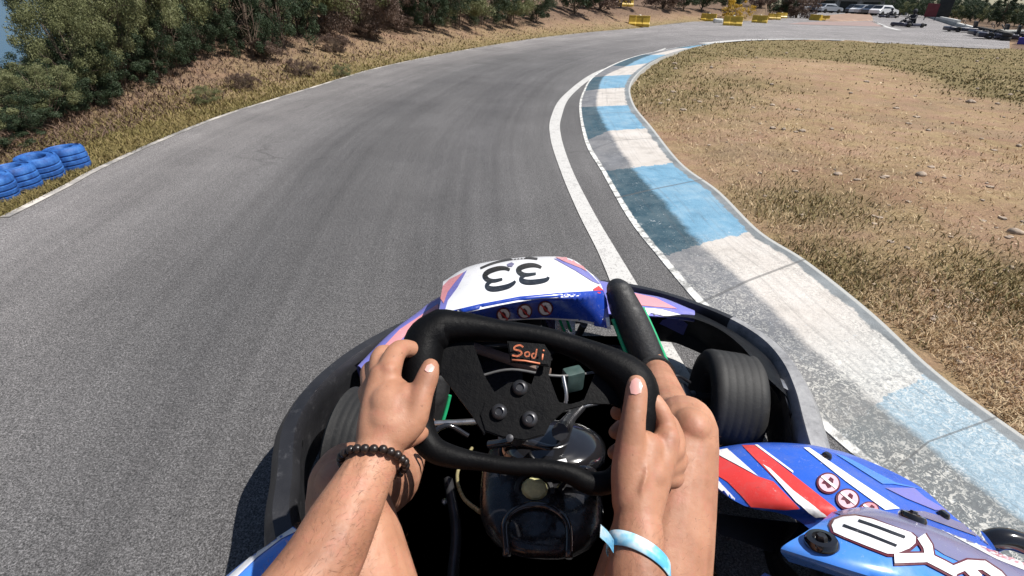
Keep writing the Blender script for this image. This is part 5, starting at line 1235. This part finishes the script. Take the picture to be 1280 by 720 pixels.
# legs
kR = D(856, 540, .785); hR = Vector((.105,.16,.215)); aR = U(818,462,.27)
kL = D(433, 606, .72); hL = Vector((-.085,.15,.215)); aL = U(530,528,.11)
m1 = hR.lerp(kR, .5)+Vector((0,0,-.01))
chain(bm, [(hR,.095),(m1,.080),(hR.lerp(kR,.8),.064),(kR,.049),(kR.lerp(aR,.12)+Vector((0,0,-.015)),.050),(kR.lerp(aR,.4)+Vector((0,-.02,-.04)),.056),(kR.lerp(aR,.8),.036),(aR,.033)])
m1 = hL.lerp(kL, .5)+Vector((0,0,-.01))
chain(bm, [(hL,.095),(m1,.080),(hL.lerp(kL,.8),.064),(kL,.052),(kL.lerp(aL,.12)+Vector((0,0,-.015)),.054),(kL.lerp(aL,.4)+Vector((0,-.02,-.05)),.058),(kL.lerp(aL,.8),.038),(aL,.033)])
for kk, aa, mm in ((kR, aR, kR.lerp(hR, .3)), (kL, aL, kL.lerp(hL, .3))):
    o_ = (kk-(aa+mm)/2).normalized(); ell(bm, kk+o_*.026+Vector((0,0,.008)), (.030,.032,.030)); ell(bm, kk.lerp(aa, .16)+o_*.030, (.017,.018,.022))
tR = U(772,360,.42); tL = U(548,470,.22)
chain(bm, [(aR,.033),(aR.lerp(tR,.4),.034),(aR.lerp(tR,.8),.03)]); chain(bm, [(aL,.033),(aL.lerp(tL,.4),.034),(aL.lerp(tL,.8),.03)])
body = remesh('body', bm, .0026, 5, .5, skin, PERSON)
# clothes: shirt and shorts grown out of the body surface
def garment(name, cond, off, mat, th=.004):
    me = body.data; n = len(me.vertices); co_ = np.empty(n*3, np.float32); me.vertices.foreach_get('co', co_); co_ = co_.reshape(-1, 3)
    no_ = np.empty(n*3, np.float32); me.vertices.foreach_get('normal', no_); no_ = no_.reshape(-1, 3)
    keep = cond(co_); wob_ = .004*np.sin(co_[:, 0]*38+co_[:, 2]*55)+.003*np.sin(co_[:, 1]*70+co_[:, 0]*30)
    P = co_+no_*(off+wob_[:, None])
    lt_ = np.array([l_.vertex_index for l_ in me.loops]); ls = np.empty(len(me.polygons), np.int32); me.polygons.foreach_get('loop_start', ls); lt2 = np.empty(len(me.polygons), np.int32); me.polygons.foreach_get('loop_total', lt2)
    q = ls[lt2 == 4]; F_ = np.stack([lt_[q+k] for k in range(4)], -1); F_ = F_[keep[F_].all(1)]
    used = np.unique(F_); mp = -np.ones(n, int); mp[used] = np.arange(len(used)); return fastmesh(name, P[used], mp[F_].ravel(), 4, mat, PERSON, True)
shirt_m = simple('black_shirt', (.02,.02,.024), .9, .3, 40, .3, 200); shorts_m = simple('dark_shorts', (.03,.032,.04), .9, .3, 30, .3, 200)
def c_shirt(c_):
    dl = np.linalg.norm(c_-np.array(eL), axis=1); dr = np.linalg.norm(c_-np.array(eR), axis=1)
    x, y, z = c_.T; return (z > .30) & (z < .83) & (y < .13-.25*(z-.3)) & (dl > .12) & (dr > .14) & ((np.abs(x) < .17) | (z > .60))
garment('shirt', c_shirt, .012, shirt_m)
garment('shorts', lambda c_: (c_[:, 2] < .36) & (c_[:, 1] < .24), .010, shorts_m)
# fine hair on forearms, thighs and shins
def hair(name, n, cond, lmin, lmax, wd):
    me = body.data; nv = len(me.vertices); P = np.empty(nv*3, np.float32); me.vertices.foreach_get('co', P); P = P.reshape(-1, 3); N = np.empty(nv*3, np.float32); me.vertices.foreach_get('normal', N); N = N.reshape(-1, 3)
    c_ = np.where(cond(P))[0]; k = rng.choice(c_, n); p = P[k]+rng.normal(0, .0012, (n, 3)); nn = N[k]; g_ = rng.normal(0, 1, (n, 3))*.5+np.array([.3, .6, -.4]); tn = g_-nn*(g_*nn).sum(1)[:, None]; tn /= np.linalg.norm(tn, axis=1)[:, None]
    L = rng.uniform(lmin, lmax, n)[:, None]; sd_ = np.cross(nn, tn)*wd; m_ = p+tn*L*.5+nn*L*.28; e_ = p+tn*L+nn*L*.25
    V_ = np.stack([p-sd_, p+sd_, m_+sd_*.7, m_-sd_*.7, m_-sd_*.7, m_+sd_*.7, e_+sd_*.2, e_-sd_*.2], 1).reshape(-1, 3)
    o = fastmesh(name, V_, np.arange(n*8), 4, hair_m, PERSON, False); o['kind'] = 'stuff'
hair_m = simple('body_hair', (.13,.065,.04), .6, .3, 30)
eLn, LWn, eRn, RWn = (np.array(v) for v in (eL, LW, eR, RW))
def c_arm(P):
    def seg(a, b, lo, hi, rmax):
        d = b-a; t_ = ((P-a)@d)/(d@d); q = np.linalg.norm(P-a-t_[:, None]*d, axis=1); return (t_ > lo) & (t_ < hi) & (q < rmax)
    return seg(eLn, LWn, .05, .97, .07) | seg(eRn, RWn, .05, .97, .06)
hair('arm_hair', 4200, c_arm, .005, .012, .00009)
hair('leg_hair', 2600, lambda P: (P[:, 1] > .24) & (P[:, 2] < .52) & (np.abs(P[:, 0]) > .06) & ~c_arm(P) & (P[:, 1] < 1.0), .006, .012, .00008)
# thumbnails
nail = simple('nail', (.72,.38,.34), .28, .08, 40)
bmx = bmesh.new(); bmx.from_mesh(body.data); bbv = BVHTree.FromBMesh(bmx); bmx.free()
decal('fingernail', [[(789,492),(787.5,484),(790,476),(795,472.5),(800,475),(802.5,483),(801,491),(795,493.5)]], bbv, .0009, nail, PERSON, 2)
decal('fingernail', [[(531,463),(534,457),(539,455),(543,459),(541,464),(535,466)]], bbv, .0009, nail, PERSON, 2)
# beaded bracelet on the left wrist
bead = simple('dark_beads', (.018,.012,.010), .35, .3, 60)
ax = (LW-fl).normalized(); bc = LW.lerp(fl, .10); bmb = bmesh.new()
e1 = ax.cross(Vector((0, 0, 1))).normalized(); e2 = ax.cross(e1)
for k in range(24):
    a = 2*math.pi*k/24; rr_ = .0345; p = bc+(e1*math.cos(a)+e2*math.sin(a))*rr_+ax*(.010*math.cos(a)+random.uniform(-.0012,.0012)); g = bmesh.ops.create_icosphere(bmb, subdivisions=2, radius=.0052)
    for v in g['verts']: v.co += p
obj('bracelet', bmb, bead, PERSON)
# blue paper wristband on the right wrist
wb = NT('wristband_paper'); wb.color(wb.ramp(wb.noise(34, 3, .6, wb.coord()), [(.45, (.10,.42,.68)), (.55, (.30,.62,.80)), (.68, (.75,.82,.86))])); wb.rough(.4)
ax = (RW-fr).normalized(); bc = RW.lerp(fr, .50); e1 = ax.cross(Vector((0, 1, 0))).normalized(); e2 = ax.cross(e1); bmb = bmesh.new(); rows = []
for s in (-.0085, -.008, .008, .0085):
    rows.append([bc+(e1*math.cos(a)+e2*math.sin(a))*(.0352 if abs(s) < .0083 else .034)+ax*(s+.012*math.cos(a+.5)) for a in [2*math.pi*k/40 for k in range(40)]])
grid_bm(bmb, rows, closed_u=True, uv=False)
obj('wristband', bmb, wb.m, PERSON)
bmb = bmesh.new(); q = bc+e1*.035; 
tl = catmull([tuple(q), tuple(q+e1*.008+ax*.006), tuple(q+e1*.020+ax*.010)], 4); grid_bm(bmb, [[Vector(p)-ax*.007 for p in tl], [Vector(p)+ax*.007 for p in tl]], uv=False); bmesh.ops.solidify(bmb, geom=bmb.faces[:], thickness=.0006)
obj('wristband_tail', bmb, wb.m, PERSON)
# shoes
shoe_m = simple('black_shoe', (.012,.012,.013), .6, .3, 20, .3, 150)
def shoe(a, t_, name='shoe'):
    bm = bmesh.new(); d = (t_-a); up = Vector((0, -.6, .8)); up = (up-d.normalized()*up.dot(d.normalized())).normalized(); sd_ = d.normalized().cross(up)
    for (f, r_) in ((-.08,.036),(.0,.040),(.2,.040),(.45,.039),(.7,.038),(.9,.034),(1.0,.026)):
        p = a+d*f; ell(bm, p-up*.004, (.001+r_, r_, r_))
    chain(bm, [(a-d*.12,.034),(a+d*.2,.040),(a+d*.6,.040),(a+d*.95,.032)])
    o = remesh(name, bm, .004, 4, .5, shoe_m, PERSON)
    for s in (-1, 1):
        tube('shoe_trim', [a+d*f+sd_*s*(r_+.003)-up*.004 for f, r_ in ((.0,.040),(.2,.041),(.45,.0405),(.7,.0385))], .0050, p_green, o, 8, 4)
    tube('sole', [a+d*f-up*.036 for f in (-.1, .2, .5, .8, 1.0)], [.024,.028,.028,.028,.02], black, o, 10, 3)
    tube('toe_trim', [a+d*.98+sd_*.030-up*.01, a+d*1.10+up*.004, a+d*.98-sd_*.030-up*.01], .0022, steel, o, 6, 6)
shoe(aR+Vector((0,0,-.01)), tR); shoe(aL, tL)
tube('sock', [kR.lerp(aR, .86), aR], [.042,.040], simple('black_sock', (.015,.015,.016), .95, .2, 60, .4, 300), PERSON, 20)
# helmet, just behind the camera it carries
helm = simple('white_helmet', (.6,.6,.62), .2, .05, 5, coat=.8)
bm = bmesh.new(); bmesh.ops.create_uvsphere(bm, u_segments=32, v_segments=20, radius=1)
kill = []
for v in bm.verts:
    c_ = v.co; v.co = Vector((c_.x*.125, c_.y*.155-.185, c_.z*.135+.98))
for f in list(bm.faces):
    c_ = f.calc_center_median()
    if (c_.y > -.12 and .945 < c_.z < 1.035) or c_.z < .885: kill.append(f)
bmesh.ops.delete(bm, geom=kill, context='FACES'); bmesh.ops.solidify(bm, geom=bm.faces[:], thickness=.012); obj('helmet', bm, helm, PERSON)
# ================================================================== FAR KARTS AND DRIVERS
dk = simple('dark_suit', (.02,.02,.028), .8, .2, 10); dkk = simple('dark_bodywork', (.03,.03,.05), .4, .3, 4)
def far_kart(px, py, rz, lbk, lbp):
    p = U(px, py); k = empty('go_kart', (p.x, p.y, .004), rz, lbk, 'go-kart', 'far karts on the straight')
    box('floor', (.7, 1.5, .04), T(0, 0, .07), dkk, k, .01); box('nose', (.95, .35, .2), T(0, .85, .16), dkk, k, .07, 3); box('rear_bumper', (1.2, .12, .14), T(0, -.85, .16), black, k, .04)
    for s in (-1, 1):
        box('side_pod', (.2, .75, .17), T(s*.55, .05, .15), dkk, k, .06, 3)
        for y in (-.55, .62):
            bm = bmesh.new(); lathe_bm(bm, [(.05,-.06),(.125,-.065),(.135,-.04),(.135,.04),(.125,.065),(.05,.06)], 18, frame((s*.55, y, .136), (1, 0, 0))); obj('wheel', bm, tyre_m, k)
    bm = bmesh.new(); tube_bm(bm, [Vector((.14*math.cos(a), .25+.09*math.sin(a), .48+.11*math.sin(a))) for a in [2*math.pi*i/16 for i in range(16)]], .012, 8, False, 1, True); obj('steering_wheel', bm, black, k)
    box('seat', (.36, .1, .5), T(0, -.33, .32, 0, -.2), black, k, .03)
    pe = empty('person', (p.x, p.y, .004), rz, lbp, 'person', 'far kart drivers'); bm = bmesh.new()
    chain(bm, [((0,-.15,.22),.15),((0,-.2,.45),.15),((0,-.25,.62),.14),((0,-.25,.74),.08)]); chain(bm, [((-.19,-.25,.66),.07),((0,-.25,.68),.08),((.19,-.25,.66),.07)])
    for s in (-1, 1):
        chain(bm, [((s*.2,-.25,.65),.06),((s*.28,-.02,.5),.05),((s*.15,.22,.5),.038),((s*.14,.27,.5),.036)]); chain(bm, [((s*.1,-.1,.2),.09),((s*.2,.3,.38),.07),((s*.2,.65,.16),.05),((s*.2,.72,.2),.05)])
    chain(bm, [((0,-.24,.74),.06),((0,-.22,.82),.08)]); remesh('body', bm, .014, 2, .5, dk, pe)
    bm = bmesh.new(); bmesh.ops.create_uvsphere(bm, u_segments=20, v_segments=14, radius=1)
    for v in bm.verts: v.co = Vector((v.co.x*.125, v.co.y*.15-.21, v.co.z*.14+.93))
    obj('helmet', bm, dk, pe)
    box('visor', (.16, .04, .07), T(0, -.075, .94), glass, pe, .015)
far_kart(1134, 34, 1.9, 'dark go-kart driving on the wide straight, nearer of the two far karts', 'driver in dark suit and helmet in the nearer far kart')
far_kart(1110, 22.5, 1.7, 'small dark go-kart driving farthest away on the straight', 'driver in dark clothes in the farthest kart')
k0 = bpy.data.objects['go_kart.001']
for px, py, rz, lb in ((1243,47,1.2,'empty dark go-kart parked at the right edge, left of the pair'),(1256,50.5,1.0,'empty dark go-kart parked beside the white awning'),(1207,41,1.3,'empty dark go-kart parked close to the white wall')):
    c_ = copy_tree(k0); p = U(px, py)*1.02; c_.location = (p.x, p.y, .004); c_.rotation_euler = (0, 0, rz); c_['label'] = lb; c_['group'] = 'empty karts parked by the wall'
